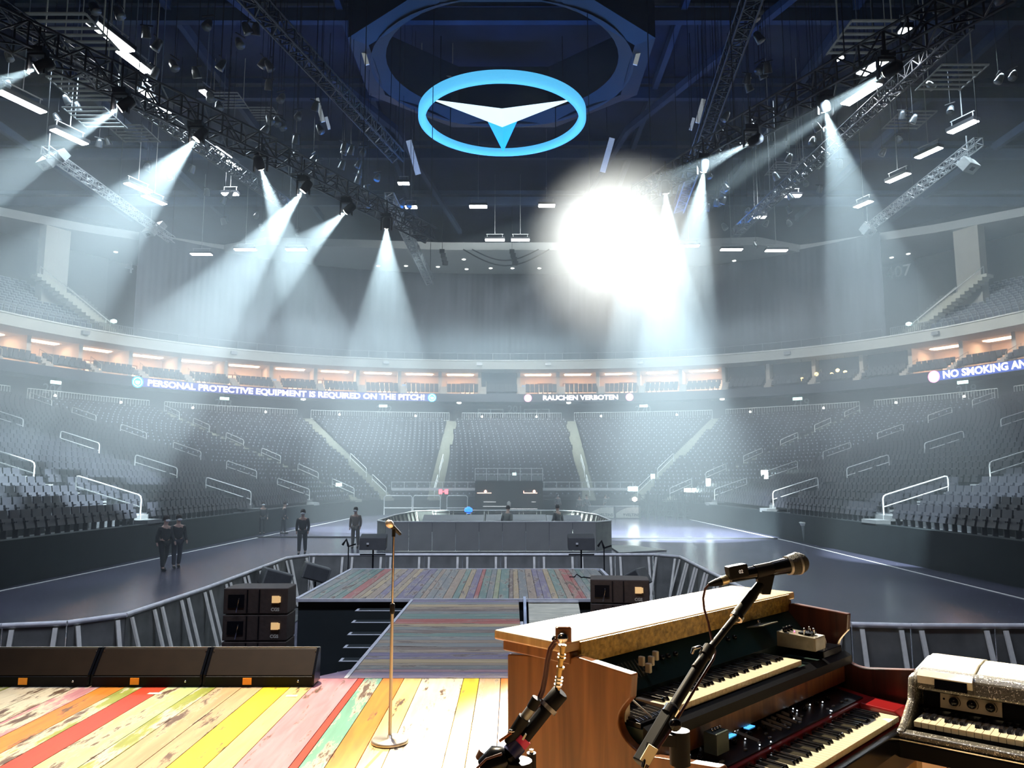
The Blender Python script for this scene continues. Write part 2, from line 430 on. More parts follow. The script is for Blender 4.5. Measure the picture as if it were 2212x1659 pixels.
# -- the seats
def seat_geom(k, c, yaw, full):
    """one tip-up arena seat: raised pan, back"""
    mb = MB()
    M = Matrix.Rotation(yaw, 3, 'Z')
    def bx(c0, d, tilt=0, mi=0):
        Mt = M @ Matrix.Rotation(tilt, 3, 'X'); mb.box(M @ Vector(c0) + Vector(c), d, M=Mt, mi=mi)
    bx((0, 0.22, 0.62), (0.44, 0.05, 0.46), -0.14)
    bx((0, 0.10, 0.44), (0.42, 0.07, 0.34), -0.25)
    if full:
        bx((0, 0.14, 0.18), (0.05, 0.16, 0.36)); bx((-0.23, 0.10, 0.50), (0.035, 0.26, 0.05)); bx((0.23, 0.10, 0.50), (0.035, 0.26, 0.05))
    return mb
seats = []
for k in range(NR):
    t = (k + 0.38) / NR; z = Z0R + (Z1R - Z0R) * k / NR
    s_ = 0.9
    while s_ < 15.1:
        a, b = bowl(s_ - 0.02, t), bowl(s_ + 0.02, t)
        ds = 0.54 * 0.04 / max((b - a).length, 1e-4)
        p = bowl(s_, t)
        if not in_aisle(s_, t) and not (abs(s_ - 8) < 0.42 and t < 0.16) and abs(p.x / max(p.y, 1)) < 0.74:
            inn = bowl(s_, 0) - bowl(s_, 1)
            seats.append((p.x, p.y, z, math.atan2(-(b - a).y, -(b - a).x) + PI, s_, t))
        s_ += ds
seats.sort(key=lambda q: q[0] ** 2 + q[1] ** 2)
vis = [q for q in seats if abs(q[0] / q[1]) < 0.672]
near = set(id(q) for q in vis[:300])
proto = seat_geom(0, (0, 0, 0), 0, True)
first = None
def yaw_of(q): return q[3]
i = 0
for q in seats:
    if id(q) not in near: continue
    side = 'left' if q[0] < 0 else 'right'
    row = 'front' if q[5] < 1.2 / NR else ORD[int(q[5] * NR)]
    lab = 'dark tip-up arena seat in the %s row of the %s-hand stand' % (row, side)
    if first is None:
        first = proto.build('stadium_seat', [seatm]); o = first
    else:
        o = first.copy(); col.objects.link(o)
    o.location = q[:3]; o.rotation_euler.z = yaw_of(q)
    tag(o, lab, 'seat', 'tip-up seats of the %s row, %s-hand stand' % (row, side))
mb = MB()
for q in seats:
    if id(q) in near: continue
    g = seat_geom(0, q[:3], yaw_of(q), False)
    mb.add(g.v, g.f)
    if 4.0 < q[4] < 12.0 and rng.random() < 0.85:      # small pale marks on most seats of the far blocks
        M = Matrix.Rotation(yaw_of(q), 3, 'Z')
        mb.box(M @ Vector((0.0, -0.02, 0.60)) + Vector(q[:3]), (0.11, 0.03, 0.13), M=M, mi=1)
tag(mb.build('stadium_seats', [seatm, plate]), 'thousands of dark tip-up seats filling the lower bowl all round the arena', 'seats', kind='stuff')

# -- concourse behind the top row: dark wall, slab above, rail, numbers
TO = Ring([tuple(crom(AO, 0.4 + 15.2 * i / 150)) for i in range(151)])
mb = MB(); ring_strip(mb, TO, 0, TO.L, [(0, 10.3), (5, 10.3), (5, 10.1), (0, 10.1)]); struct(mb.build('floor_concourse', dconcrete))
mb = MB(); ring_strip(mb, TO, 0, TO.L, [(4.0, 10.3), (4.0, 13.6), (4.3, 13.6), (4.3, 10.3)]); struct(mb.build('wall_concourse', mat('concourse_wall', (0.055, 0.06, 0.065), 0.8, vary=0.25, scale=0.5)))
railseg = 0
t = 2.0
aisle_t = []
for s_ in aisles:
    best = min(range(400), key=lambda i: (TO.at(TO.L * i / 399)[0] - crom(AO, s_)).length); aisle_t.append(TO.L * best / 399)
cuts = [0] + aisle_t + [TO.L]
for ci, (c0, c1) in enumerate(zip(cuts, cuts[1:])):
    a, b = c0 + 0.8, c1 - 0.8
    p = TO.at((a + b) / 2)[0]
    if abs(p.x / max(p.y, 1)) > 0.95: continue
    mb = MB(); n = int((b - a) / 0.28)
    for i in range(n + 1):
        q, nn = TO.at(a + (b - a) * i / n, 0.15); mb.box((q.x, q.y, 10.85), (0.035, 0.035, 1.1), rz=math.atan2(nn.y, nn.x))
    pts = [TO.at(a + (b - a) * i / 30, 0.15)[0] for i in range(31)]
    mb.tube([(q.x, q.y, 11.4) for q in pts], 0.04, 6); mb.tube([(q.x, q.y, 10.42) for q in pts], 0.025, 6)
    tag(mb.build('concourse_railing', railm), 'grey barred railing behind the top row, %s stretch counted from the left' % ORD[ci], 'railing', 'barred railings along the concourse')
    for fr in (0.2, 0.75):                        # small white lamps on the rail
        q, nn = TO.at(a + (b - a) * fr, -0.05)
        l = MB().lathe([(0.03, -0.16), (0.11, -0.10), (0.13, 0.02), (0.05, 0.12)], (q.x, q.y, 10.95), 8).build('aisle_lamp', lampd)
        tag(l, 'small white lamp on the concourse railing, %s one of the %s stretch' % ('first' if fr < .5 else 'second', ORD[ci]), 'lamp', 'small lamps on the concourse railing')
# block numbers on the concourse wall
numm = mat('block_number_grey', (0.34, 0.36, 0.36), 0.6)
for txt, px, zz in (('204', 118, 12.0), ('203', 485, 12.0), ('202', 830, 12.0), ('201', 1112, 12.2), ('220', 1388, 12.0), ('219', 1725, 12.0), ('218', 2085, 12.0)):
    tt = TO.t_px(px, 3.9); q, nn = TO.at(tt, 3.93); mb = MB()
    text_flat(mb, txt, 1.35, (q.x, q.y, zz), (nn.y, -nn.x, 0), (0, 0, 1), 0.01)
    tag(mb.build('block_number', numm), 'grey block number %s painted on the concourse wall, %s' % (txt, {'204': 'far left behind the left stand', '203': 'above the left lettering end', '202': 'left of the middle block', '201': 'between the two framed booths', '220': 'right of the middle block', '219': 'below the golden lamps', '218': 'far right below the smoking sign'}[txt]), 'sign')
# lit exit signs under the slab
exitm = mat('exit_sign_glow', (0.5, 0.9, 0.8), 0.5, emit=(0.55, 1.0, 0.95), es=5)
for i, (px, z_) in enumerate(((120, 13.2), (487, 13.15), (828, 13.05), (1390, 13.05), (1722, 13.1), (2078, 13.3))):
    tt = TO.t_px(px, 1.0); q, nn = TO.at(tt, 1.0); e = math.atan2(nn.y, nn.x) - PI / 2
    mb = MB(); mb.box((q.x, q.y, z_ - .85), (1.0, 0.12, 0.30), rz=e, mi=0); mb.bar((q.x, q.y, z_ - .7), (q.x, q.y, 12.84), 0.03, mi=1)
    tag(mb.build('exit_sign', [exitm, blk]), 'small lit exit sign hanging above block number %s' % ['204', '203', '202', '220', '219', '218'][i], 'sign', 'lit exit signs')
for i, (px, nm) in enumerate(((655, 'left'), (991, 'middle left'), (1228, 'middle right'), (1557, 'right'))):
    tt = TO.t_px(px, 1.5); q, nn = TO.at(tt, 1.5)
    l = MB().lathe([(0.05, -0.2), (0.28, -0.12), (0.30, 0.05), (0.1, 0.2)], (q.x, q.y, 12.85), 10).build('globe_lamp', lampd)
    tag(l, 'round white lamp under the balcony, %s of the four' % nm, 'lamp', 'round lamps under the balcony')
# framed glass booths either side of block 201
for nm, px in (('left', 1060), ('right', 1158)):
    tt = TO.t_px(px, 3.6); q, nn = TO.at(tt, 3.6); rz = math.atan2(nn.y, nn.x) - PI / 2
    r_ = empty('glass_booth', (q.x, q.y, 10.9), rz, 'white framed two-pane window booth, %s of block number 201' % nm, 'window booth')
    m1 = MB(); 
    for x_ in (-1.6, 0, 1.6): m1.box((x_, 0, 0.65), (0.09, 0.1, 1.3))
    m1.box((0, 0, 1.3), (3.3, 0.1, 0.09)); m1.box((0, 0, 0.0), (3.3, 0.1, 0.09)); m1.build('frame', white, r_)
    MB().box((0, 0.05, 0.65), (3.2, 0.03, 1.25)).build('pane', blkg, r_)

# ================================================================== BALCONY: LED ribbon, private boxes, fascia
TA, TB = RS.t_px(-520), RS.t_px(2732)
RB0, RB1 = 12.85, 13.85
mb = MB(); ring_strip(mb, RS, TA, TB, [(0.15, RB0), (0.15, RB1 + 0.05), (6.5, RB1 + 0.05), (6.5, RB0)]); struct(mb.build('wall_balcony_slab', mat('balcony_grey', (0.07, 0.08, 0.09), 0.7, vary=0.15, scale=0.5)))
ribm = mat('led_ribbon_off', (0.015, 0.018, 0.035), 0.4)
mb = MB(); ring_strip(mb, RS, TA, TB, [(0.0, RB0 + 0.02), (0.0, RB1), (0.14, RB1), (0.14, RB0 + 0.02)])
rib = mb.build('ribbon_display', ribm)
tag(rib, 'dark curved LED ribbon display running round the balcony edge', 'LED display')
def on_ring(tc, u, v, off, z):
    q, nn = RS.at(tc + u, off); return (q.x, q.y, z + v)
def ring_text(name, body, px0, px1, z, size, m, bold, glow=None):
    t0, t1 = RS.t_px(px0), RS.t_px(px1); vs, fs = text_mb(body, 1.0, 0)
    xs = [v.x for v in vs]; w = max(xs) - min(xs); kx = (t1 - t0) / w
    vs, fs = text_mb(body, 1.0, bold)
    m_ = MB(); m_.add([on_ring((t0 + t1) / 2, (v.x - (max(xs) + min(xs)) / 2) * kx, v.y * size, -0.05, z) for v in vs], fs)
    if glow:
        n = 40; a, b = t0 - 0.7, t1 + 0.7; g = []
        for i in range(n + 1):
            for zz in (RB0 + 0.05, RB1 - 0.03): q, _ = RS.at(a + (b - a) * i / n, -0.015); g.append((q.x, q.y, zz))
        m_.add(g, [(2 * i, 2 * i + 2, 2 * i + 3, 2 * i + 1) for i in range(n)], 1)
    return m_.build(name, [m, glow] if glow else m, rib)
txtw = mat('led_text_white', (0.8, 0.8, 0.9), 0.5, emit=(0.80, 0.82, 1.0), es=6.5)
txtb = mat('led_ground_violet', (0.05, 0.05, 0.2), 0.5, emit=(0.06, 0.06, 0.45), es=0.9)
txtb2 = mat('led_ground_blue', (0.05, 0.05, 0.2), 0.5, emit=(0.04, 0.12, 0.55), es=1.6)
ZT = 13.33
ring_text('lettering', 'PERSONAL PROTECTIVE EQUIPMENT IS REQUIRED ON THE PITCH!', 319, 917, ZT, 0.92, txtw, 0.03, txtb)
ring_text('lettering', 'RAUCHEN VERBOTEN', 1173, 1334, ZT, 0.82, txtw, 0.03, None)
ring_text('lettering', 'NO SMOKING ANYWHERE', 2040, 2318, ZT + 0.04, 0.98, txtw, 0.03, txtb2)
iconb = mat('led_icon_blue', (0, 0.3, 0.8), 0.5, emit=(0.0, 0.42, 1.0), es=4.5)
iconr = mat('led_icon_pink', (0.8, 0.2, 0.4), 0.5, emit=(1.0, 0.25, 0.55), es=4.5)
for px, kind, r_ in ((298, 'b', .60), (935, 'b', .52), (1141, 'r', .48), (1360, 'r', .46), (2019, 'r', .60)):
    tc = RS.t_px(px); mb = MB(); n = 28
    def disc(r0, r1, mi, off):
        vs = []
        for k in range(n):
            a = 2 * PI * k / n
            for rr in (r0, r1): vs.append(on_ring(tc, math.cos(a) * rr, math.sin(a) * rr, off, ZT))
        mb.add(vs, [(2 * k, 2 * ((k + 1) % n), 2 * ((k + 1) % n) + 1, 2 * k + 1) for k in range(n)], mi)
    if kind == 'b':
        disc(0.0, r_, 0, -0.06); disc(r_ * 0.70, r_ * 0.80, 1, -0.07)
        vs = [on_ring(tc, x_ * r_, y_ * r_, -0.08, ZT) for x_, y_ in ((-.42, .18), (.42, .18), (.36, -.2), (.15, -.4), (-.15, -.4), (-.36, -.2))]
        mb.add(vs, [(0, 1, 2, 3, 4, 5)], 1)
    else:
        disc(0.0, r_ * .78, 1, -0.06); disc(r_ * .78, r_, 0, -0.06)
        mb.add([on_ring(tc, x_ * r_, y_ * r_, -0.08, ZT) for x_, y_ in ((-.5, .42), (-.42, .5), (.5, -.42), (.42, -.5))], [(0, 1, 2, 3)], 0)
        mb.add([on_ring(tc, x_ * r_, y_ * r_, -0.08, ZT) for x_, y_ in ((-.4, .07), (.4, .07), (.4, -.07), (-.4, -.07))], [(0, 1, 2, 3)], 0)
    mb.build('icon', [iconb if kind == 'b' else iconr, txtw], rib)

# fascia above the boxes, box floors/ceilings/back wall
FZ0, FZ1 = 17.0, 18.05
mb = MB(); ring_strip(mb, RS, TA, TB, [(0, FZ0), (-0.12, FZ1 - 0.1), (0, FZ1), (3.2, FZ1), (3.2, FZ0)]); struct(mb.build('wall_fascia', fascia_m))
mb = MB(); ring_strip(mb, RS, TA, TB, [(-0.16, FZ1), (-0.16, FZ1 + 0.12), (0.1, FZ1 + 0.12), (0.1, FZ1)]); struct(mb.build('trim_2', mat('fascia_edge', (0.75, 0.75, 0.72), 0.5)))
mb = MB(); ring_strip(mb, RS, TA, TB, [(3.2, FZ0 + 0.02), (8.2, FZ0 + 0.02), (8.2, FZ0 + 0.25), (3.2, FZ0 + 0.25)]); struct(mb.build('ceiling_boxes', mat('box_ceiling', (0.80, 0.70, 0.60), 0.8, vary=0.03)))
mb = MB(); ring_strip(mb, RS, TA, TB, [(2.6, 14.05), (8.2, 14.05), (8.2, 13.9), (2.6, 13.9)]); struct(mb.build('floor_boxes', mat('box_floor', (0.20, 0.11, 0.07), 0.6)))
mb = MB(); ring_strip(mb, RS, TA, TB, [(7.6, 13.9), (7.6, 17.2), (7.8, 17.2), (7.8, 13.9)]); struct(mb.build('wall_boxes_back', mat('box_back_wall', (0.80, 0.62, 0.48), 0.8, vary=0.06, scale=0.7)))
mb = MB(); ring_strip(mb, RS, TA, TB, [(8.3, 10.0), (8.3, 31.5), (8.6, 31.5), (8.6, 10.0)])
step = 4.95
t97 = RS.t_px(97); k0 = int((t97 - TA) / step); bt = [t97 - step * (k0 - i) for i in range(k0 + 1)]
while bt[-1] + step < TB: bt.append(bt[-1] + step)
piers = mat('box_pier', (0.70, 0.62, 0.54), 0.8, vary=0.05); warmlamp = mat('box_ceiling_lamp', (1, .8, .6), .5, emit=(1.0, 0.66, 0.42), es=32.0)
warmlamp.cycles.emission_sampling = 'AUTO'
darkglass = mat('dark_box_glass', (0.01, 0.015, 0.03), 0.15); doorw = mat('box_door_wood', (0.20, 0.085, 0.045), 0.5); paneg = mat('lit_pane', (0.8, 0.7, 0.6), 0.5, emit=(1.0, 0.72, 0.5), es=0.9)
seatrow = MB(); stairs = MB()
tvm = mat('screen_blue', (0.1, 0.2, 0.3), 0.3, emit=(0.25, 0.45, 0.7), es=0.8)
def lamp_of(px): return not (1575 < px < 1905 or 1000 < px < 1128)
nbox = 0
for i, (a, b) in enumerate(zip(bt, bt[1:])):
    c = (a + b) / 2; pc, nn = RS.at(c); rz = math.atan2(nn.y, nn.x) - PI / 2
    if pc.y < 22: continue
    px = 1106 + pc.x / pc.y * 1645
    q, n1 = RS.at(a, 5.2)
    mb = MB(); mb.box((q.x, q.y, 15.5), (0.42, 5.0, 3.1), rz=math.atan2(n1.y, n1.x) - PI / 2)
    struct(mb.build('wall_box_pier', piers))
    def loc(u, o, z):
        q_, m_ = RS.at(c + u, o); return Vector((q_.x, q_.y, z))
    nbox += 1
    if lamp_of(px):
        mb = MB(); mb.box(loc(0, 5.2, 16.96), (3.4, 0.9, 0.05), rz=rz)
        tag(mb.build('ceiling_light', warmlamp), 'warm lit ceiling panel in the %s private box counted from the left' % ORD[nbox - 1], 'ceiling light', 'warm ceiling panels of the private boxes')
        r_ = empty('glazed_doors', loc(0.9 if i % 2 else -0.9, 7.45, 14.05), rz, 'row of glazed wooden doors in the back of the %s private box' % ORD[nbox - 1], 'doors', 'glazed doors of the private boxes')
        MB().box((0, 0, 1.05), (2.0, 0.1, 2.1)).build('door_frame', doorw, r_)
        for x_ in (-.62, 0, .62): MB().box((x_, -0.07, 1.15), (0.44, 0.04, 1.6)).build('pane', paneg, r_)
        if i % 3 == 0:
            mb = MB(); mb.box(loc(-1.6, 7.2, 15.6), (1.0, 0.08, 0.6), rz=rz)
            tag(mb.build('television', tvm), 'blue wall television in the %s private box from the left' % ORD[nbox - 1], 'television', 'televisions in the private boxes')
    else:
        mb = MB(); mb.box(loc(0, 3.4, 15.55), (step - 0.45, 0.08, 2.9), rz=rz)
        struct(mb.build('window_box', darkglass))
    # two rows of balcony seats in front of every box, and the pale stair beside them
    for r2 in range(3):
        z_ = 13.92 + 0.36 * r2; o_ = 0.5 + 0.75 * r2
        for k in range(7):
            u = -step / 2 + 1.15 + k * 0.56
            P_ = loc(u, o_, z_); M = Matrix.Rotation(rz, 3, 'Z')
            seatrow.box(P_ + Vector((0, 0, 0.45)), (0.5, 0.09, 0.55), M=M); seatrow.box(P_ + M @ Vector((0, -0.15, 0.3)), (0.46, 0.3, 0.08), M=M)
    for k in range(4):
        P_ = loc(-step / 2 + 0.45, 0.4 + 0.55 * k, 13.98 + 0.28 * k); stairs.box(P_, (0.75, 0.6, 0.3), rz=rz)
    P0, P1 = loc(-step / 2 + 0.85, 0.3, 13.9), loc(-step / 2 + 0.85, 2.4, 15.0)
    stairs.tube([P0, P0 + Vector((0, 0, .9)), P1 + Vector((0, 0, .75)), P1], 0.035, 5)
tag(seatrow.build('balcony_seats', mat('balcony_seat', (0.05, 0.052, 0.062), 0.6)), 'dark seats in short rows on the balcony in front of the private boxes', 'seats', kind='stuff')
struct(stairs.build('floor_balcony_steps', mat('balcony_step', (0.50, 0.44, 0.38), 0.8)))
# golden lamps hanging in the dark restaurant box on the right
for i, (px, z_) in enumerate(((1725, 14.6), (1752, 15.2), (1796, 15.4), (1812, 15.1), (1784, 15.0))):
    tt = RS.t_px(px); q, nn = RS.at(tt, 2.0 if i else 1.0)
    mb = MB(); mb.lathe([(0.02, -.22), (.2, -.1), (.24, .08), (.08, .22)], (q.x, q.y, z_), 8); mb.bar((q.x, q.y, z_), (q.x, q.y, 17.0), 0.03, mi=1)
    tag(mb.build('pendant_lamp', [mat('gold_lamp_glow', (1, .8, .3), .5, emit=(1.0, 0.72, 0.25), es=6), blk]), 'golden glowing pendant lamp before the dark boxes on the right, %s of five' % ORD[i], 'lamp', 'golden pendant lamps')
for i, px in enumerate((173, 500, 832, 1035, 1185, 1385, 1706, 2033)):
    tt = RS.t_px(px); q, nn = RS.at(tt, -0.35); mb = MB(); rz = math.atan2(nn.y, nn.x) - PI / 2
    mb.box((q.x, q.y, 17.6), (0.7, 0.35, 0.35), rz=rz); mb.box((q.x + nn.x * .2, q.y + nn.y * .2, 17.75), (0.12, 0.4, 0.12), rz=rz)
    tag(mb.build('fascia_speaker', steel), 'small grey loudspeaker on the pale fascia, %s counted from the left' % ORD[i], 'loudspeaker', 'small loudspeakers on the fascia')

# ================================================================== UPPER TIER, CURTAIN, ROOF
CA, CB = RS.t_px(292), RS.t_px(1912)
mb = MB(); n = 420; vs = []
for i in range(n + 1):
    q, nn = RS.at(CA + (CB - CA) * i / n, 0.9 + 0.03 * math.sin(i * 1.9) + 0.03 * math.sin(i * 0.7))
    vs += [(q.x, q.y, 18.1), (q.x, q.y, 29.9)]
mb.add(vs, [(2 * i, 2 * i + 2, 2 * i + 3, 2 * i + 1) for i in range(n)], 0, True)
cu = mb.build('tier_curtain', curtainm); so = cu.modifiers.new('s', 'SOLIDIFY'); so.thickness = 0.03
tag(cu, 'huge dark grey curtain closing off the upper tier at the far end', 'curtain')
mb = MB(); pts = [RS.at(CA + (CB - CA) * i / 80, -0.1)[0] for i in range(81)]
mb.tube([(q.x, q.y, 19.0) for q in pts], 0.035, 5)
for i in range(0, 81, 2): q = pts[i]; mb.box((q.x, q.y, 18.55), (0.05, 0.05, 0.95))
tag(mb.build('balcony_railing', steel), 'thin steel railing on the fascia in front of the dark curtain', 'railing')
# soffit ring with downlights
INN = [(-75, 40), (-62, 66), (-46, 80), (-34, 87.5), (-28, 84.5), (-17, 85.5), (-8, 86.5), (8, 86.5), (17, 85.5), (28, 84.5), (34, 87.5), (46, 80), (62, 66), (75, 40)]
mb = MB(); n = len(INN) - 1; NI = 120; vs = []
def innp(u):
    i = min(int(u), n - 1); return Vector(INN[i]).lerp(Vector(INN[i + 1]), u - i)
RO = Ring(superell(62, 62, 2.4, 47, 190, -10, 120))
for i in range(NI + 1):
    a = innp(n * i / NI); d = (a - Vector((0, 40))).normalized()
    # outer edge: where the ray from the middle meets a wide ring
    k = (2 * 62) / 1.0
    b = min((RO.p[j] for j in range(len(RO.p))), key=lambda p_: abs((p_ - Vector((0, 40))).normalized().angle_signed(d)))
    vs += [(a.x, a.y, 29.6), (b.x, b.y, 29.6), (a.x, a.y, 30.5)]
fs = []
for i in range(NI): o = i * 3; fs += [(o, o + 3, o + 4, o + 1), (o, o + 2, o + 5, o + 3)]
mb.add(vs, fs); struct(mb.build('ceiling_soffit', mat('soffit_white', (0.40, 0.42, 0.42), 0.8, vary=0.04)))
for i, (px, py) in enumerate(((817, 575), (877, 575), (946, 577), (1002, 561), (1008, 582), (1060, 580), (1107, 580), (1165, 580), (1463, 576), (1542, 576), (1598, 576), (1586, 564), (250, 545), (132, 518), (1926, 557), (1962, 549))):
    p = at_z(px, py, 29.55)
    l = MB().lathe([(0.22, 0), (0.22, 0.05)], p, 10).build('downlight', lampd)
    tag(l, 'tiny recessed downlight in the white soffit, %s of the row' % ORD[i], 'downlight', 'recessed downlights in the soffit')
# roof
mb = MB(); mb.span((-80, -25, 34), (80, 115, 34.4)); struct(mb.build('ceiling', navy))
mb = MB(); ring_strip(mb, RO, 0, RO.L, [(0, 17), (0, 34), (0.3, 34), (0.3, 17)], 3); struct(mb.build('wall_outer', mat('outer_wall_dark', (0.035, 0.045, 0.05), 0.9, vary=0.2, scale=0.3)))
mb = MB(); mb.span((-80, -25, 0), (80, -24, 34)); struct(mb.build('wall_back', dconcrete))
for sx, nm in ((-1, 'left'), (1, 'right')):
    mb = MB(); mb.span((sx * 66, -25, 0), (sx * 66.5, 60, 34)); struct(mb.build('wall_' + nm, dconcrete))
mb = MB()
for y_ in (22, 29, 37, 46, 56, 67, 79):
    mb.box((0, y_, 32.6), (110, 0.5, 0.9)); mb.box((0, y_, 33.6), (110, 0.35, 0.4))
for x_ in (-44, -33, -22, -11, 11, 22, 33, 44):
    mb.box((x_, 50, 33.2), (0.4, 72, 0.7))
for sx in (-1, 1):
    mb.bar((sx * 26, 20, 31.6), (sx * 9.5, 60, 31.6), 0.45, 0.5)
    mb.bar((sx * 9.5, 60, 31.6), (sx * 6, 86, 31.6), 0.4, 0.5)
struct(mb.build('ceiling_beams', navyb))

# upper-tier corner stands, either side of the curtain
for sx, nm in ((-1, 'left'), (1, 'right')):
    def T(px): return RS.t_px(px if sx < 0 else 2212 - px)
    mb = MB()
    tA, tB = sorted((T(-380), T(288)))
    for k in range(14):
        ring_strip(mb, RS, tA, tB, [(1.4 + .85 * k, 18.1), (1.4 + .85 * k, 18.35 + .46 * k), (2.25 + .85 * k, 18.35 + .46 * k), (2.25 + .85 * k, 18.1)], 2.0)
    struct(mb.build('floor_upper_tier', mat('upper_step', (0.20, 0.21, 0.20), 0.8)))
    mb = MB()
    for k in range(13):
        t_, te = sorted((T(-380), T(252)))
        while t_ < te:
            q, nn = RS.at(t_, 1.9 + .85 * k); px = 1106 + q.x / max(q.y, 1) * 1630; pm = px if sx < 0 else 2212 - px
            lim = 205 - 12.5 * k
            if (pm < lim or 215 + 2 * k < pm < 258):
                rz = math.atan2(nn.y, nn.x) - PI / 2; M = Matrix.Rotation(rz, 3, 'Z'); z_ = 18.35 + .46 * k
                mb.box((q.x, q.y, z_ + .42), (0.50, 0.08, 0.50), M=M); 
                mb.box((q.x, q.y, z_ + .68), (0.52, 0.10, 0.05), M=M, mi=1); mb.box(Vector((q.x, q.y, z_ + .42)) + M @ Vector((.27, 0, 0)), (0.05, 0.10, 0.55), M=M, mi=1)
            t_ += 0.62
    tag(mb.build('upper_tier_seats', [seatu, mat('seat_edge_pale', (0.42, 0.46, 0.47), 0.6)]), 'blue pale-edged seats of the %s upper corner stand' % nm, 'seats', kind='stuff')
    # beige piers and dark bays behind
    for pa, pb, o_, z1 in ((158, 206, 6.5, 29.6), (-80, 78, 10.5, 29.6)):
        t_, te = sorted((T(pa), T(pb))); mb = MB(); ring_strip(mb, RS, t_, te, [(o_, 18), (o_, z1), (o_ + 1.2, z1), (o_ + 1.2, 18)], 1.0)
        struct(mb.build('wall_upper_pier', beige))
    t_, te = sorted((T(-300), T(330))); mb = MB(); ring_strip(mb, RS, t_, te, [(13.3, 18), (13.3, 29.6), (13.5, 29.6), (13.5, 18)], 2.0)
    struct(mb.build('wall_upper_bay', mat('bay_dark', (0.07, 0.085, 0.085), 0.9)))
    # stair with pale stringer and rail
    for si, (pa, pb, za, zb) in enumerate(((235, 148, 18.6, 23.8), (245, 203, 18.3, 22.3))):
        mb = MB(); q0, _ = RS.at(T(pa), 1.2); q1, _ = RS.at(T(pb), 6.0)
        for k in range(16):
            p = Vector((q0.x, q0.y, za)).lerp(Vector((q1.x, q1.y, zb)), k / 15); mb.box(p, (1.2, 1.2, 0.34), rz=0.5 * sx)
        struct(mb.build('floor_upper_stair', mat('upper_stair_pale', (0.45, 0.45, 0.38), 0.8)))
        mb = MB(); mb.tube([(q0.x, q0.y, za), (q0.x, q0.y, za + 1.1), (q1.x, q1.y, zb + 1.1), (q1.x, q1.y, zb)], 0.05, 5)
        tag(mb.build('upper_stair_handrail', railm), 'handrail of the %s pale stair in the %s upper corner' % (('wide', 'narrow')[si], nm), 'handrail')
    for k, (ta, tb) in enumerate(((-200, 190), (205, 288))):
        a, b = sorted((T(ta), T(tb))); mb = MB(); pts = [RS.at(a + (b - a) * i / 20, 0.5)[0] for i in range(21)]
        mb.tube([(q.x, q.y, 19.1) for q in pts], 0.04, 5)
        for q in pts: mb.box((q.x, q.y, 18.6), (0.06, 0.06, 1.0))
        tag(mb.build('tier_railing', steel), 'steel railing at the front of the %s upper corner stand, %s stretch' % (nm, ('outer', 'inner')[k]), 'railing')
for txt, px, py in (('41', 286, 580), ('407', 1940, 588)):
    tt = RS.t_px(px, 11); q, nn = RS.at(tt, 12.9); zz = at_y(px, py, q.y).z; mb = MB()
    text_flat(mb, txt, 2.0, (q.x, q.y, zz), (nn.y, -nn.x, 0), (0, 0, 1), 0.02)
    tag(mb.build('block_number', mat('block_number_pale', (0.5, 0.52, 0.5), 0.6)), 'pale block number %s on the %s upper corner wall' % (txt, 'left' if px < 1106 else 'right'), 'sign')
for nm, px, py in (('left', 243, 694), ('right', 1963, 700)):
    tt = RS.t_px(px); q, nn = RS.at(tt, 0.6); zz = at_y(px, py, q.y).z
    l = MB().lathe([(0.05, -0.2), (0.3, -0.1), (0.3, 0.1), (0.1, 0.2)], (q.x, q.y, zz), 10).build('globe_lamp', exitm)
    tag(l, 'bright bluish lamp at the foot of the %s upper stair' % nm, 'lamp')

# ================================================================== STAGE
paint_m = wood('painted_planks', (0.55, 0.50, 0.45), (1.0, 0.98, 0.95), 0.42, (7, 0.7, 1), 2.6, attr=True, peel=(3.2, 0.55, 1))
paint_x = wood('painted_planks_cross', (0.55, 0.50, 0.45), (1.0, 0.98, 0.95), 0.45, (0.7, 7, 1), 2.6, attr=True, peel=(0.55, 3.2, 1))
edge_m = mat('stage_edge_white', (0.62, 0.64, 0.66), 0.5)
stage_blk = mat('stage_skirt_black', (0.016, 0.024, 0.024), 0.8, vary=0.2, scale=2)
RED, ORG, YEL, LYE, TAN, GRN, LGR, TEA, PNK, BRN, WHT, PUR, GRY = ((.62, .05, .015), (.72, .22, .02), (.78, .52, .02), (.75, .55, .22), (.52, .36, .20), (.30, .34, .06), (.50, .58, .25),
    (.14, .34, .26), (.55, .24, .28), (.22, .12, .07), (.70, .66, .50), (.22, .17, .34), (.26, .30, .28))
def deck(name, planks, axis, lo, hi, z, m, joints=None):
    """planks: [(a, b, colour, wear)] across; each a separate bevel-free board with a fine gap"""
    mb = MB(); at_ = []
    for a, b, c, w in planks:
        cuts = [lo, hi]
        if joints: cuts = [lo] + sorted(lo + (hi - lo) * rng.uniform(.1, .9) for _ in range(joints)) + [hi]
        for u0, u1 in zip(cuts, cuts[1:]):
            k = rng.uniform(0.9, 1.08); cc = tuple(min(1, t * k) for t in c)
            if axis == 'y': mb.span((a + .003, u0 + .002, z - .03), (b - .003, u1 - .002, z))
            else: mb.span((u0 + .002, a + .003, z - .03), (u1 - .002, b - .003, z))
            at_ += [(cc, w)] * 6
    return mb.build(name, m, attrs=at_)
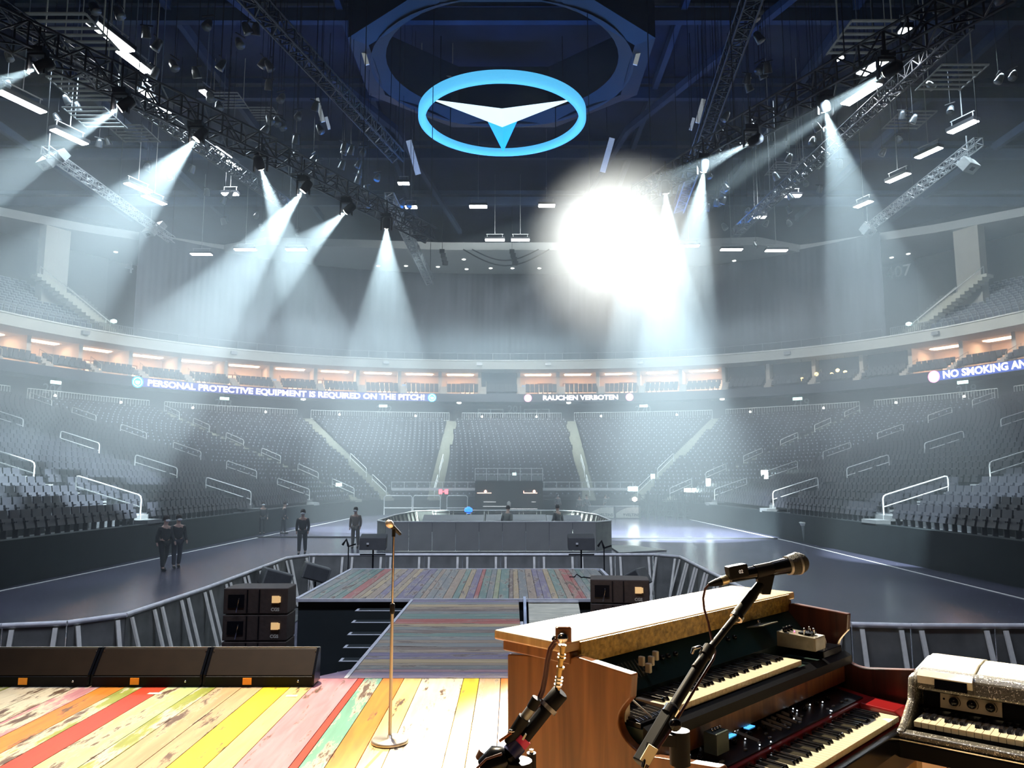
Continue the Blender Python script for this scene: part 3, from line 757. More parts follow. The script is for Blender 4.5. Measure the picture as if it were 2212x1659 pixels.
xs = [(-5.6, -4.7, GRN, .5), (-4.7, -4.28, GRN, .47), (-4.28, -3.93, WHT, .55), (-3.93, -3.72, BRN, .56), (-3.72, -3.51, PNK, .52), (-3.51, -3.3, ORG, .40), (-3.3, -3.15, GRN, .50), (-3.15, -2.94, RED, .34),
      (-2.94, -2.66, LGR, .46), (-2.66, -2.52, GRN, .5), (-2.52, -2.3, TAN, .44), (-2.3, -2.12, TAN, .42), (-2.12, -1.89, YEL, .38), (-1.89, -1.71, LYE, .38), (-1.71, -1.37, PNK, .40), (-1.37, -1.31, RED, .38),
      (-1.31, -1.15, TEA, .46), (-1.15, -.96, ORG, .38), (-.96, -.80, LYE, .40), (-.80, -.43, WHT, .51), (-.43, -.29, YEL, .36), (-.29, -.1, TAN, .44), (-.1, .12, ORG, .40), (.12, .3, TAN, .4), (.3, .5, LYE, .42),
      (.5, .75, WHT, .5), (.75, .95, YEL, .4), (.95, 1.2, TAN, .45), (1.2, 1.4, PNK, .4), (1.4, 1.7, WHT, .5), (1.7, 1.95, ORG, .4), (1.95, 2.25, LYE, .4), (2.25, 2.6, WHT, .5), (2.6, 2.85, RED, .4), (2.85, 3.2, TAN, .45), (3.2, 3.6, WHT, .5), (3.6, 4.0, YEL, .4), (4.0, 5.6, TAN, .45)]
STY = 7.12
struct(deck('floor_stage', xs, 'y', -2.5, STY, S, paint_m))
mb = MB(); mb.span((-5.6, -2.5, 0.02), (5.6, STY - .02, S - .035)); struct(mb.build('floor_stage_base', stage_blk))
# walkway with cross planks and the platform at its end
ys, y_ = [], STY + .01
cs = [PUR, PNK, GRY, TAN, LYE, PUR, PUR, TAN, BRN, GRY, TAN, GRY, TEA, BRN, GRY, LYE, RED, RED, TEA, TEA, GRY, BRN, TAN, LYE, GRY, PUR]
wd = [.22, .10, .16, .10, .16, .14, .16, .14, .12, .2, .16, .2, .2, .18, .2, .2, .18, .16, .18, .2, .2, .2, .18, .2, .2, .2]
for c, w in zip(cs, wd):
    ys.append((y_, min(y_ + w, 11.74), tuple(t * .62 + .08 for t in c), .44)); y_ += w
    if y_ >= 11.74: break
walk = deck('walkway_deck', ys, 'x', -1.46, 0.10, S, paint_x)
tag(walk, 'long stage walkway with coloured boards laid crossways', 'walkway')
MB().span((-1.46, STY + .01, .02), (.10, 11.74, S - .035)).build('base', stage_blk, walk)
e = MB(); e.span((-1.50, STY, S - .1), (-1.462, 11.74, S + .004)); e.span((.102, STY, S - .1), (.14, 9.9, S + .004)); e.build('edge_strip', edge_m, walk)
# purple flare where the walkway meets the stage
mb = MB(); mb.prism([(-1.80, STY + .005), (-1.505, STY + .005), (-1.505, STY + .34)], 2, 0.02, S)
tag(mb.build('walkway_flare', mat('purple_board', (.20, .14, .24), .5)), 'small purple corner piece where the walkway meets the main stage', 'stage corner')
px_ = []; x_ = -3.18
cs = [GRY, TEA, GRY, TEA, TEA, RED, TAN, LYE, TAN, PUR, TAN, LYE, PUR, PUR, GRY, TAN, GRY, GRY, TAN, TEA, LYE, PUR, RED, TEA, GRY, LGR, TEA, BRN, LYE, GRY, TAN, PUR, PUR, LYE, TEA, TAN, RED, RED, GRY, TEA, GRY, GRY]
wd2 = [.16, .12, .13, .1, .12, .16, .09, .1, .14, .12, .1, .09, .14, .13, .1, .08, .12, .14, .14, .1, .1, .12, .07, .12, .1, .08, .16, .07, .09, .14, .13, .1, .12, .1, .13, .1, .12, .07, .12, .1, .14, .2]
for c, w in zip(cs, wd2):
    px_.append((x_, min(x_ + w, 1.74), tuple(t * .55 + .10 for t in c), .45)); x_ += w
    if x_ >= 1.74: break
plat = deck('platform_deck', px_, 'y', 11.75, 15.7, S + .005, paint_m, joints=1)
tag(plat, 'wide satellite platform with coloured boards at the end of the walkway', 'stage platform')
MB().span((-3.18, 11.75, .02), (1.74, 15.7, S - .03)).build('base', stage_blk, plat)
e = MB()
e.span((-3.23, 11.70, S - .03), (1.79, 11.748, S + .012)); e.span((-3.23, 15.7, S - .03), (1.79, 15.75, S + .012))
e.span((-3.24, 11.7, S - .03), (-3.182, 15.75, S + .012)); e.span((1.742, 11.7, S - .03), (1.80, 15.75, S + .012)); e.build('edge_strip', edge_m, plat)
# stairs down at the left of the walkway
st_r = empty('stage_steps', (0, 0, 0), 0, 'black stage steps with white taped corners left of the walkway', 'steps')
for i in range(7):
    z_ = S - .12 * (i + 1); yb = 11.69 - .25 * i
    sp = MB().span((-2.28, yb - .26, .02), (-1.51, yb, z_)).build('step', stage_blk, st_r)
    t_ = MB(); t_.span((-2.27, yb - .255, z_), (-1.51, yb - .215, z_ + .004)); t_.span((-2.27, yb - .215, z_), (-2.235, yb - .06, z_ + .004)); t_.build('tape', edge_m, sp)
# cream boarded steps at the right of the walkway
cream_r = empty('cream_ramp', (0, 0, 0), 0, 'cream boarded ramp with a blue-white side board right of the walkway', 'ramp')
crm = wood('cream_boards', (.46, .46, .34), (.78, .76, .58), .6, (1.2, 14, 1), 2.5)
MB().prism([(9.5, .02), (11.69, .02), (11.69, S - .03), (9.5, .52)], 0, .24, .98).build('ramp_board', crm, cream_r)
MB().bar((.24, 11.66, S - .02), (.98, 11.66, S - .02), .05, .02).build('edge_strip', edge_m, cream_r)
MB().prism([(9.95, .02), (11.69, .02), (11.69, S + .05), (11.45, S + .05), (9.95, .45)], 0, .165, .205).build('side_board', mat('blue_white_board', (.50, .58, .66), .5, vary=.25, scale=5, stretch=(1, 1, .3)), cream_r)

# black footlight boxes along the lip of the stage
brnblk = mat('footlight_lid', (0.020, 0.013, 0.008), 0.45, spec=.25)
orangem = mat('orange_sticker', (0.85, 0.30, 0.02), 0.5, emit=(1.0, .35, .02), es=.12)
def footlight(x0, x1, label, first=None):
    w = x1 - x0; r_ = empty('footlight', (x0, 6.93, S), 0, label, 'footlight', 'black footlight boxes along the stage edge')
    MB().span((0.01, -.10, .0), (w - .01, .10, .085)).build('base', blkp, r_, bevel=.006)
    lid = MB().prism([(-.085, .09), (.10, .09), (.10, .275), (.06, .285)], 0, .015, w - .015).build('lid', brnblk, r_, bevel=.004)
    for x_ in (.0, w - .02): MB().prism([(-.105, .02), (.105, .02), (.105, .29), (.055, .295), (-.095, .10)], 0, x_, x_ + .02).build('end_plate', blkg, r_)
    d = MB()
    for x_ in (.03, w - .03):
        for z_ in (.245, .265): d.lathe([(.004, 0), (.006, .003)], (x_, .045, z_), 6)
    d.build('rivet', chrome, lid)
    MB().bar((.0, .085, .287), (w, .085, .287), .012, .012).build('top_edge', alu, r_)
    MB().box((w * .40, -.108, .048), (.075, .006, .055)).build('sticker', orangem, r_)
    MB().lathe([(.008, 0), (.012, .01), (.004, .018)], (w * .86, -.11, .05), 8, M=Matrix.Rotation(R(90), 3, 'X')).build('knob', chrome, r_)
bx0 = [-5.5, -4.55, -3.60, -2.64, -1.69]
footlight(-5.5, -4.56, 'black footlight box at the far left edge of the frame'); footlight(-4.55, -3.61, 'long black footlight box, leftmost of the three in full view'); footlight(-3.60, -2.65, 'long black footlight box, middle of the three in full view'); footlight(-2.64, -1.69, 'long black footlight box nearest the walkway')

# stacked loudspeaker cabinets on the arena floor
cab = mat('cabinet_brown_black', (0.060, 0.045, 0.036), 0.6, vary=.15, scale=20, bump=.3); cabtop = mat('cabinet_top', (0.075, .075, .065), 0.7)
latch_m = mat('latch_glow', (.85, .60, .30), .4, emit=(1.0, .62, .25), es=.55)  # warm light on the latches put in as a glow of their own
def cabinet(x, y, z, rz, label, group):
    r_ = empty('loudspeaker', (x, y, z), rz, label, 'loudspeaker', group); w, h = .80, .325
    MB().prism([(-w / 2, -.25), (-w / 2, .16), (-w / 2 + .10, .25), (w / 2 - .10, .25), (w / 2, .16), (w / 2, -.25)], 2, .005, h - .008).build('cabinet', cab, r_, bevel=.01)
    g = MB()
    for x_ in (-.10, .05): g.box((x_, -.255, h / 2), (.012, .02, h * .86))
    g.build('divider', blkp, r_); MB().box((-.24, -.252, h / 2), (.20, .012, .16)).build('grille', blkp, r_)
    p_ = MB(); p_.box((.25, -.256, h * .56), (.09, .014, .085)); p_.box((.30, -.262, h * .56), (.03, .014, .07)); p_.build('latch_plate', latch_m, r_)
    t = MB(); text_flat(t, 'CGS', .055, (.25, -.262, h * .18), (1, 0, 0), (0, 0, 1), .002); t.build('lettering', mat('pale_lettering', (.6, .6, .5), .5), r_)
    MB().tube([(-.20, -.27, .20), (-.20, -.29, .17), (-.22, -.285, .07), (-.23, -.27, .03)], .008, 6).build('handle', chrome, r_)
    return r_
for i in range(5):
    cabinet(-3.22, 10.15, .325 * i, .02, 'dark loudspeaker cabinet left of the walkway, %s of five' % ['lowest', 'second from the bottom', 'middle', 'second from the top', 'topmost'][i], 'stacked loudspeakers left of the walkway')
for i in range(5):
    cabinet(1.50, 11.0, .325 * i, -.12, 'dark loudspeaker cabinet right of the walkway, %s of five' % ['lowest', 'second from the bottom', 'middle', 'second from the top', 'topmost'][i], 'stacked loudspeakers right of the walkway')

# crowd barriers
barp = mat('barrier_sheet', (0.20, 0.21, 0.19), 0.6, 0.2, vary=.25, scale=3); barb = mat('barrier_strut', (0.80, 0.80, 0.70), 0.45, 0.0); grey_wall = mat('grey_drape', (0.50, 0.51, 0.47), 0.8, vary=.12, scale=1.2)
def barrier_line(pts, group, where, face=1, sheet=None, strut=True, h=1.15):
    """one barrier unit per metre of the line; the struts stand on the side `face` (left of the walking direction = +1)"""
    sheet = sheet or barp
    seg = [(Vector(a), Vector(b)) for a, b in zip(pts, pts[1:])]; k = 0; units = []
    for a, b in seg:
        n = max(1, round((b - a).length / 1.0))
        for i in range(n): units.append((a.lerp(b, i / n), a.lerp(b, (i + 1) / n)))
    for k, (p, q) in enumerate(units):
        d = q - p; w = d.length; rz = math.atan2(d.y, d.x)
        r_ = empty('crowd_barrier', (p.x, p.y, 0), rz, 'steel crowd barrier unit %s, %s in the line' % (where, ORD[min(k, 49)]), 'barrier', group)
        MB().box((w / 2, 0, h / 2 + .02), (w - .02, .02, h - .05)).build('panel', sheet, r_)
        MB().tube([(0, 0, h), (w, 0, h)], .035, 8).build('top_rail', railm, r_)
        MB().box((w / 2, .35 * face, .012), (w - .02, .75, .02)).build('foot_plate', sheet, r_)
        if strut:
            for x_ in (.12, w - .12):
                MB().bar((x_, .03 * face, h - .05), (x_, .34 * face, .05), .055, .03).build('strut', barb, r_)
barrier_line([(-13.4, 9.95), (-6.4, 9.95)], 'crowd barriers left of the stage', 'left of the stage', -1)
barrier_line([(-6.4, 9.95), (-5.7, 10.15), (-5.25, 10.75), (-5.2, 13.4), (-5.35, 18.6), (-5.0, 19.3)], 'crowd barriers along the left of the walkway', 'along the left of the walkway', -1)
barrier_line([(-5.0, 19.35), (3.5, 19.45)], 'crowd barriers beyond the platform', 'beyond the far edge of the platform', -1)
barrier_line([(3.5, 19.45), (4.05, 18.9), (3.95, 15.0), (3.9, 10.8), (4.3, 10.05), (5.0, 9.95)], 'crowd barriers right of the walkway', 'along the right of the walkway', -1)
barrier_line([(5.0, 9.95), (13.4, 9.9)], 'crowd barriers right of the stage', 'right of the stage', -1)
# mixing area: grey faced fence with curved back
barrier_line([(-5.35, 33.0), (3.55, 33.0)], 'grey fence in front of the mixing area', 'with grey drape before the mixing area', 1, grey_wall, False, 1.25)
barrier_line([(3.55, 33.0), (4.35, 34.2), (4.4, 40.0), (3.6, 45.0), (2.6, 45.9), (-4.6, 45.9), (-5.6, 44.8), (-6.0, 40.0), (-5.9, 34.2), (-5.35, 33.0)], 'grey fence round the mixing area', 'round the back of the mixing area', 1, barp, True, 1.25)
mb = MB(); mb.prism([(4.4, 32.2), (6.6, 33.4), (5.6, 35.6), (4.4, 36)], 2, .01, .06); tag(mb.build('grey_mat', grey_wall), 'flat grey board lying on the floor right of the mixing area', 'board')
# inside the mixing area
FOH = [('mixing_desk', -2.9, 38.5, 3.0, 1.0, 'long low mixing desk behind the left half of the grey fence'), ('mixing_desk', .2, 38.8, 3.0, 1.0, 'long mixing desk behind the middle of the grey fence'), ('mixing_desk', 2.7, 40.5, 1.8, .9, 'short mixing desk behind the right half of the grey fence')]
for nm, x, y, w, h, lb in FOH:
    r_ = empty(nm, (x, y, 0), 0, lb, 'mixing desk')
    MB().span((-w / 2, -.4, .5), (w / 2, .4, h)).build('case', blk, r_)
    MB().prism([(-.45, h), (.45, h), (.45, h + .3)], 0, -w / 2, w / 2).build('control_surface', mat('desk_grey', (.16, .16, .17), .4), r_)
    for x_ in (-w / 2 + .1, w / 2 - .1): MB().span((x_ - .04, -.3, 0), (x_ + .04, .3, .5)).build('leg', blk, r_)
    MB().box((0, .3, h + .42), (w * .7, .05, .04)).build('screen_bar', alu, r_)
bl = mat('blue_lamp_glow', (.05, .2, 1), .4, emit=(.02, .14, 1.0), es=4)
mb = MB(); p = at_y(1012, 1103, 40.5); mb.lathe([(.05, -.16), (.2, -.05), (.2, .1), (.05, .2)], p, 10); mb.bar((p.x, p.y, 1.0), p, .03, mi=1)
tag(mb.build('desk_lamp', [bl, blk]), 'bright blue desk lamp in the mixing area', 'lamp')

# entrance block in the far stand with lit shelves
V = at_z(1100, 1108, 0); vy = 63.0
ven = empty('tunnel_entrance', (-.25, vy, 0), 0, 'dark entrance block with lit shelves in the middle of the far stand', 'entrance')
dk = mat('entrance_dark', (0.06, 0.065, 0.06), .7)
MB().span((-2.75, 0, 0), (2.75, 7.5, 3.0)).build('block', dk, ven)
m_ = MB(); 
for z_ in (3.55, 4.0): m_.bar((-2.75, .05, z_), (2.75, .05, z_), .05)
for i in range(7): m_.bar((-2.75 + i * .917, .05, 3.0), (-2.75 + i * .917, .05, 4.0), .05)
m_.build('railing', railm, ven)
for i in range(6): MB().box((-2.3 + i * .917, .1, 3.25), (.72, .03, .34)).build('pane', mat('dull_pane', (.28, .32, .30), .3), ven)
pk = mat('shelf_glow_pink', (1, .6, .5), .4, emit=(1.0, .55, .45), es=3); wh = mat('shelf_glow_white', (.8, .8, .8), .4, emit=(.8, .85, .85), es=.8)
m_ = MB(); m_.box((-2.0, -.05, 2.02), (1.15, .06, .06)); m_.lathe([(.05, 0), (.14, .1), (.04, .22)], (-1.9, -.1, 2.05), 8); m_.box((1.75, -.05, 2.02), (1.1, .06, .06)); m_.lathe([(.05, 0), (.14, .1), (.04, .22)], (2.05, -.1, 2.05), 8); m_.box((1.2, -.05, 2.1), (.06, .06, .18)); m_.build('shelf_light', pk, ven)
m_ = MB()
for x_, z_, w_ in ((-1.55, 1.3, 1.0), (2.0, 1.3, .35), (-1.0, .95, 2.2), (1.2, .75, 2.2), (-1.3, .35, 1.2), (1.0, .35, 1.9)): m_.box((x_, -.06, z_), (w_, .08, .05))
m_.build('shelf', wh, ven)
m_ = MB(); m_.lathe([(.02, -.22), (.15, -.1), (.16, .1), (.05, .22)], (-.0, -.1, 1.15), 10); m_.build('globe', mat('pale_globe', (.6, .6, .55), .5), ven)
rd = mat('red_lamp_glow', (1, .1, .1), .4, emit=(1.0, .12, .16), es=4)
p = at_y(958, 1062, 66); mb = MB(); mb.box(p + Vector((-.25, 0, 0)), (.28, .1, .4)); mb.box(p + Vector((.25, 0, 0)), (.28, .1, .4)); mb.box(p, (.3, .06, .1))
tag(mb.build('red_sign', rd), 'small red lit sign on the front rail of the far stand', 'sign')
p = at_y(1111, 1024, 71); mb = MB(); mb.box(p, (.34, .1, .24)); tag(mb.build('exit_sign', exitm), 'small white lit sign above the dark entrance block', 'sign')
p = at_y(732, 1047, 66); mb = MB(); mb.box(p, (.5, .1, .3)); tag(mb.build('exit_sign', exitm), 'small white lit sign at the lower left of the far stand', 'sign')
# railings and platform left of the entrance
for i, (x0, x1) in enumerate(((-10.6, -8.3), (-8.2, -5.95), (-5.4, -3.7))):
    mb = MB(); y_ = 64.5
    mb.tube([(x0, y_, .2), (x0, y_, 1.65), (x0 + .12, y_, 1.78), (x1 - .12, y_, 1.78), (x1, y_, 1.65), (x1, y_, .2)], .04, 6); mb.bar((x0, y_, .78), (x1, y_, .78), .07)
    tag(mb.build('guard_rail', railm), 'tall steel guard rail before the far stand, %s of three' % ['leftmost', 'middle', 'rightmost'][i], 'railing')
mb = MB(); mb.box((0, 70.9, 2.25), (22, .08, .25)); mb.bar((-11, 70.8, 2.9), (-3.1, 70.8, 2.9), .06); mb.bar((2.7, 70.8, 2.9), (11, 70.8, 2.9), .06)
for i in range(20):
    x_ = -11 + i * 1.16
    if not -3 < x_ < 2.6: mb.bar((x_, 70.8, 2.2), (x_, 70.8, 2.9), .05)
tag(mb.build('front_rail', railm), 'long low steel rail along the foot of the far stand', 'railing')

# beer counters with lettering
wb_ = mat('counter_white', (.62, .63, .56), .5); gsh = mat('counter_grey', (.22, .23, .23), .6)
for i, (xa, xb) in enumerate(((1273, 1326), (1330, 1383))):
    A = at_z(xa, 1110, 0); B = at_z(xb, 1110, 0); y_ = 62.0; k = y_ / A.y; x0, x1 = A.x * k, B.x * k; w = x1 - x0
    r_ = empty('drinks_counter', (x0, y_, 0), 0, 'white drinks counter with VELTINS lettering, %s of the pair' % ['left', 'right'][i], 'counter', 'drinks counters at the far end')
    MB().span((0, 0, .05), (w, .7, .95)).build('body', gsh, r_)
    MB().prism([(.02, .08), (w - .02, .08), (w - .02, .92), (w * .72, .92), (w * .45, .86), (w * .2, .66), (.02, .42)], 1, -.02, -.005).build('front_panel', wb_, r_)
    t = MB(); text_flat(t, 'VELTINS', .30, (w * .68, -.03, .30), (1, 0, 0), (0, 0, 1), .008); text_flat(t, 'V', .2, (w * .34, -.03, .32), (1, 0, 0), (0, 0, 1), .02); t.build('lettering', mat('counter_lettering', (.10, .13, .12), .5), r_)
    MB().span((-.05, -.05, .95), (w + .05, .75, 1.0)).build('top', steel, r_)
# stack of empty steel racks in front of bright portal lights
rackm = mat('dark_rack_steel', (.03, .045, .045), .4, .5)
for i in range(9):
    x0 = 9.9 + i * .72; y_ = 60.0 + (i % 2) * .5
    mb = MB()
    for x_ in (0, .5): mb.bar((x_, 0, 0), (x_, 0, 2.0 + (i % 3) * .25), .06); mb.bar((x_, .6, 0), (x_, .6, 2.0), .06)
    for z_ in (.3, .7, 1.1, 1.5, 1.9): mb.bar((0, 0, z_), (.5, 0, z_), .045)
    mb.bar((0, 0, .3), (.5, 0, 1.1), .04); mb.bar((.5, 0, 1.1), (0, 0, 1.9), .04)
    mb.v = [(v[0] + x0 - (.0 if i < 9 else 0), v[1] + y_, v[2]) for v in mb.v]
    tag(mb.build('steel_rack', rackm), 'dark empty steel rack parked at the far right, %s of the row from the left' % ORD[i], 'rack', 'steel racks parked at the far end')
portal = mat('portal_lamp_glow', (.9, 1, 1), .4, emit=(.75, 1.0, 1.0), es=30)
for i, (px, py, w, h) in enumerate(((1367, 1056, .8, .35), (1494, 1061, 1.2, .45), (1530, 1042, .35, .6), (1410, 1029, .3, .35), (1628, 1064, 1.0, .35), (1652, 1030, .5, 1.0), (1686, 1052, .5, .7), (1713, 1051, .7, .14), (1663, 1062, .2, .7))):
    p = at_y(px, py, 64 if px < 1560 else 60); mb = MB(); mb.box(p, (w, .1, h)); mb.box(p + Vector((0, .1, .0)), (w + .1, .1, h + .1), mi=1)
    tag(mb.build('work_light', [portal, blk]), 'glaring bluish-white work light in the far right corner, %s from the left' % ORD[i], 'work light', 'glaring work lights in the far right corner')
mb = MB(); p = at_z(1418, 1105, 0); mb.box((p.x * .92, p.y * .92, .55), (1.0, .7, 1.0)); tag(mb.build('red_crate', mat('red_crate', (.45, .06, .08), .5)), 'red crate standing left of the steel racks', 'crate')
mb = MB(); p = at_y(1371, 1079, 61.5); mb.lathe([(.05, -.16), (.2, -.05), (.2, .1), (.05, .2)], p, 10); mb.bar((p.x, p.y, 1.0), p, .03, mi=1)
tag(mb.build('counter_lamp', [mat('warm_lamp_glow', (1, .7, .6), .4, emit=(1, .72, .6), es=9), blk]), 'warm glowing lamp standing on the right drinks counter', 'lamp')

# litter bins
for i, (px, py, nm) in enumerate(((464, 1163, 'beside the left boards'), (645, 1112, 'further along the left boards'), (1545, 1121, 'beside the steel racks'), (1747, 1172, 'beside the right-hand boards'))):
    p = at_z(px, py, 0); r_ = empty('litter_bin', p, 0, 'grey round litter bin with a pale liner %s' % nm, 'bin')
    MB().lathe([(.24, 0), (.30, .78), (.32, .82), (.32, .9)], (0, 0, 0), 14).build('body', mat('bin_grey', (.16, .18, .18), .6), r_)
    MB().lathe([(.33, .80), (.37, .9), (.42, .96), (.34, .99), (.22, .96)], (0, 0, 0), 14).build('liner', mat('bin_liner', (.55, .58, .56), .4), r_)

# -- equipment round the platform
def mic_stand_far(x, y, z, label):
    r_ = empty('microphone_stand', (x, y, z), 0, label, 'microphone stand')
    MB().tube([(0, 0, .02), (0, 0, 1.55)], .014, 6).build('pole', blk, r_)
    for a in (0, 2.1, 4.2): MB().tube([(0, 0, .12), (.32 * math.cos(a), .32 * math.sin(a), 0.015)], .012, 5).build('leg', blk, r_)
    MB().bar((0, 0, 1.55), (.16, 0, 1.6), .03).build('clip', blk, r_); MB().tube([(-.13, 0, 1.58), (-.05, 0, 1.70), (.0, 0, 1.55)], .028, 6).build('microphone', blkp, r_)
p = at_z(748, 1238, .02); mic_stand_far(-3.55, 17.0, 0, 'black microphone stand behind the left corner of the platform')
mic_stand_far(1.95, 16.6, 0, 'black microphone stand behind the right corner of the platform')
for nm, x in (('left', -3.05), ('right', 1.52)):
    r_ = empty('monitor_on_stand', (x, 17.2, 0), 0, 'flat black monitor on a stand behind the %s end of the platform' % nm, 'monitor')
    MB().prism([(-.10, 1.46), (.10, 1.50), (.16, 1.80), (-.06, 1.72)], 0, -.29, .29).build('screen', mat('wedge_grille', (.05, .055, .055), .6), r_, bevel=.01)
    MB().box((-.1, -.115, 1.60), (.05, .01, .04)).build('badge', mat('pale_badge', (.6, .62, .6), .5), r_)
    MB().tube([(0, 0, 0), (0, 0, 1.48)], .02, 6).build('pole', blk, r_)
    MB().box((0, -.03, 1.36), (.56, .03, .03)).build('crossbar', blk, r_)
    for a in (.5, 2.6, 4.7): MB().tube([(0, 0, .3), (.4 * math.cos(a), .4 * math.sin(a), .015)], .014, 5).build('leg', blk, r_)
for nm, x, y, rz in (('left', -4.35, 17.4, .35), ('right', 2.45, 15.9, -.6), ('far left', -4.9, 16.3, .5)):
    r_ = empty('stage_wedge', (x, y, 0), rz, 'black wedge loudspeaker on a stand outside the %s corner of the platform' % nm, 'loudspeaker')
    M = Matrix.Rotation(-.5 if nm == 'right' else .3, 3, 'Y')
    MB().box((0, 0, .95), (.58, .42, .34), M=M).build('cabinet', mat('wedge_grey', (.12, .13, .12), .6), r_, bevel=.02)
    MB().box(Vector((0, 0, .95)) + M @ Vector((0, -.215, 0)), (.50, .02, .27), M=M).build('grille', mat('wedge_grille', (.05, .055, .055), .6), r_)
    MB().tube([(0, 0, 0), (0, 0, .85)], .025, 6).build('pole', blk, r_)
    for a in (.5, 2.6, 4.7): MB().tube([(0, 0, .3), (.35 * math.cos(a), .35 * math.sin(a), .015)], .014, 5).build('leg', blk, r_)
mb = MB(); mb.tube([(1.05, 14.3, S + .02), (1.12, 14.1, S + .04), (1.18, 14.35, S + .06), (1.25, 14.1, S + .03), (1.3, 14.25, S + .02), (1.5, 14.0, S + .02), (1.72, 14.2, S + .02), (1.9, 14.4, S - .2)], .012, 5)
tag(mb.build('black_cable', blkp), 'loose black cable lying on the right end of the platform', 'cable')

# round-base microphone stand on the stage
p0 = at_z(842, 1604, S); r_ = empty('microphone_stand', p0, 0, 'slim chrome microphone stand with a round base alone on the bright boards', 'microphone stand')
sb = mat('warm_chrome', (.34, .32, .29), .3, .8, vary=.05)
MB().lathe([(.118, 0), (.125, .004), (.125, .018), (.115, .026), (.02, .03), (.016, .05)], (0, 0, 0), 40).build('base', mat('base_cream_metal', (.55, .48, .38), .3, .6), r_)
MB().tube([(0, 0, .03), (0, 0, .86)], .0115, 10).build('pole', sb, r_)
MB().lathe([(.014, .84), (.017, .85), (.017, .90), (.013, .91)], (0, 0, 0), 12).build('clutch', blkp, r_)
MB().tube([(0, 0, .90), (0, 0, 1.37)], .008, 8).build('rod', chrome, r_)
MB().box((.0, 0, 1.385), (.022, .022, .05)).build('clip', blkp, r_)
Mm = Matrix.Rotation(R(118), 3, 'X') @ Matrix.Rotation(R(12), 3, 'Y')
hd = MB(); hd.lathe([(.012, -.10), (.014, -.05), (.017, .02), (.018, .035)], Vector((-.002, -.0, 1.42)), 14, M=Matrix.Rotation(R(60), 3, 'X') @ Matrix.Rotation(R(-20), 3, 'Y'))
mic = hd.build('microphone', blkp, r_)
MB().lathe([(.018, .0), (.025, .01), (.027, .03), (.023, .048), (.012, .058)], Vector((-.002, 0, 1.42)) + Matrix.Rotation(R(60), 3, 'X') @ Matrix.Rotation(R(-20), 3, 'Y') @ Vector((0, 0, .035)), 16, M=Matrix.Rotation(R(60), 3, 'X') @ Matrix.Rotation(R(-20), 3, 'Y')).build('grille_head', mat('grille_pale', (.62, .56, .48), .35, .7), mic)
mb = MB(); pt = at_z(658, 1490, S); mb.box((-1.80, 6.55, S + .002), (.09, .05, .003)); mb.box((-2.95, 6.62, S + .002), (.11, .05, .003))
struct(mb.build('floor_stage_tape', mat('tape_pale', (.75, .72, .6), .6)))

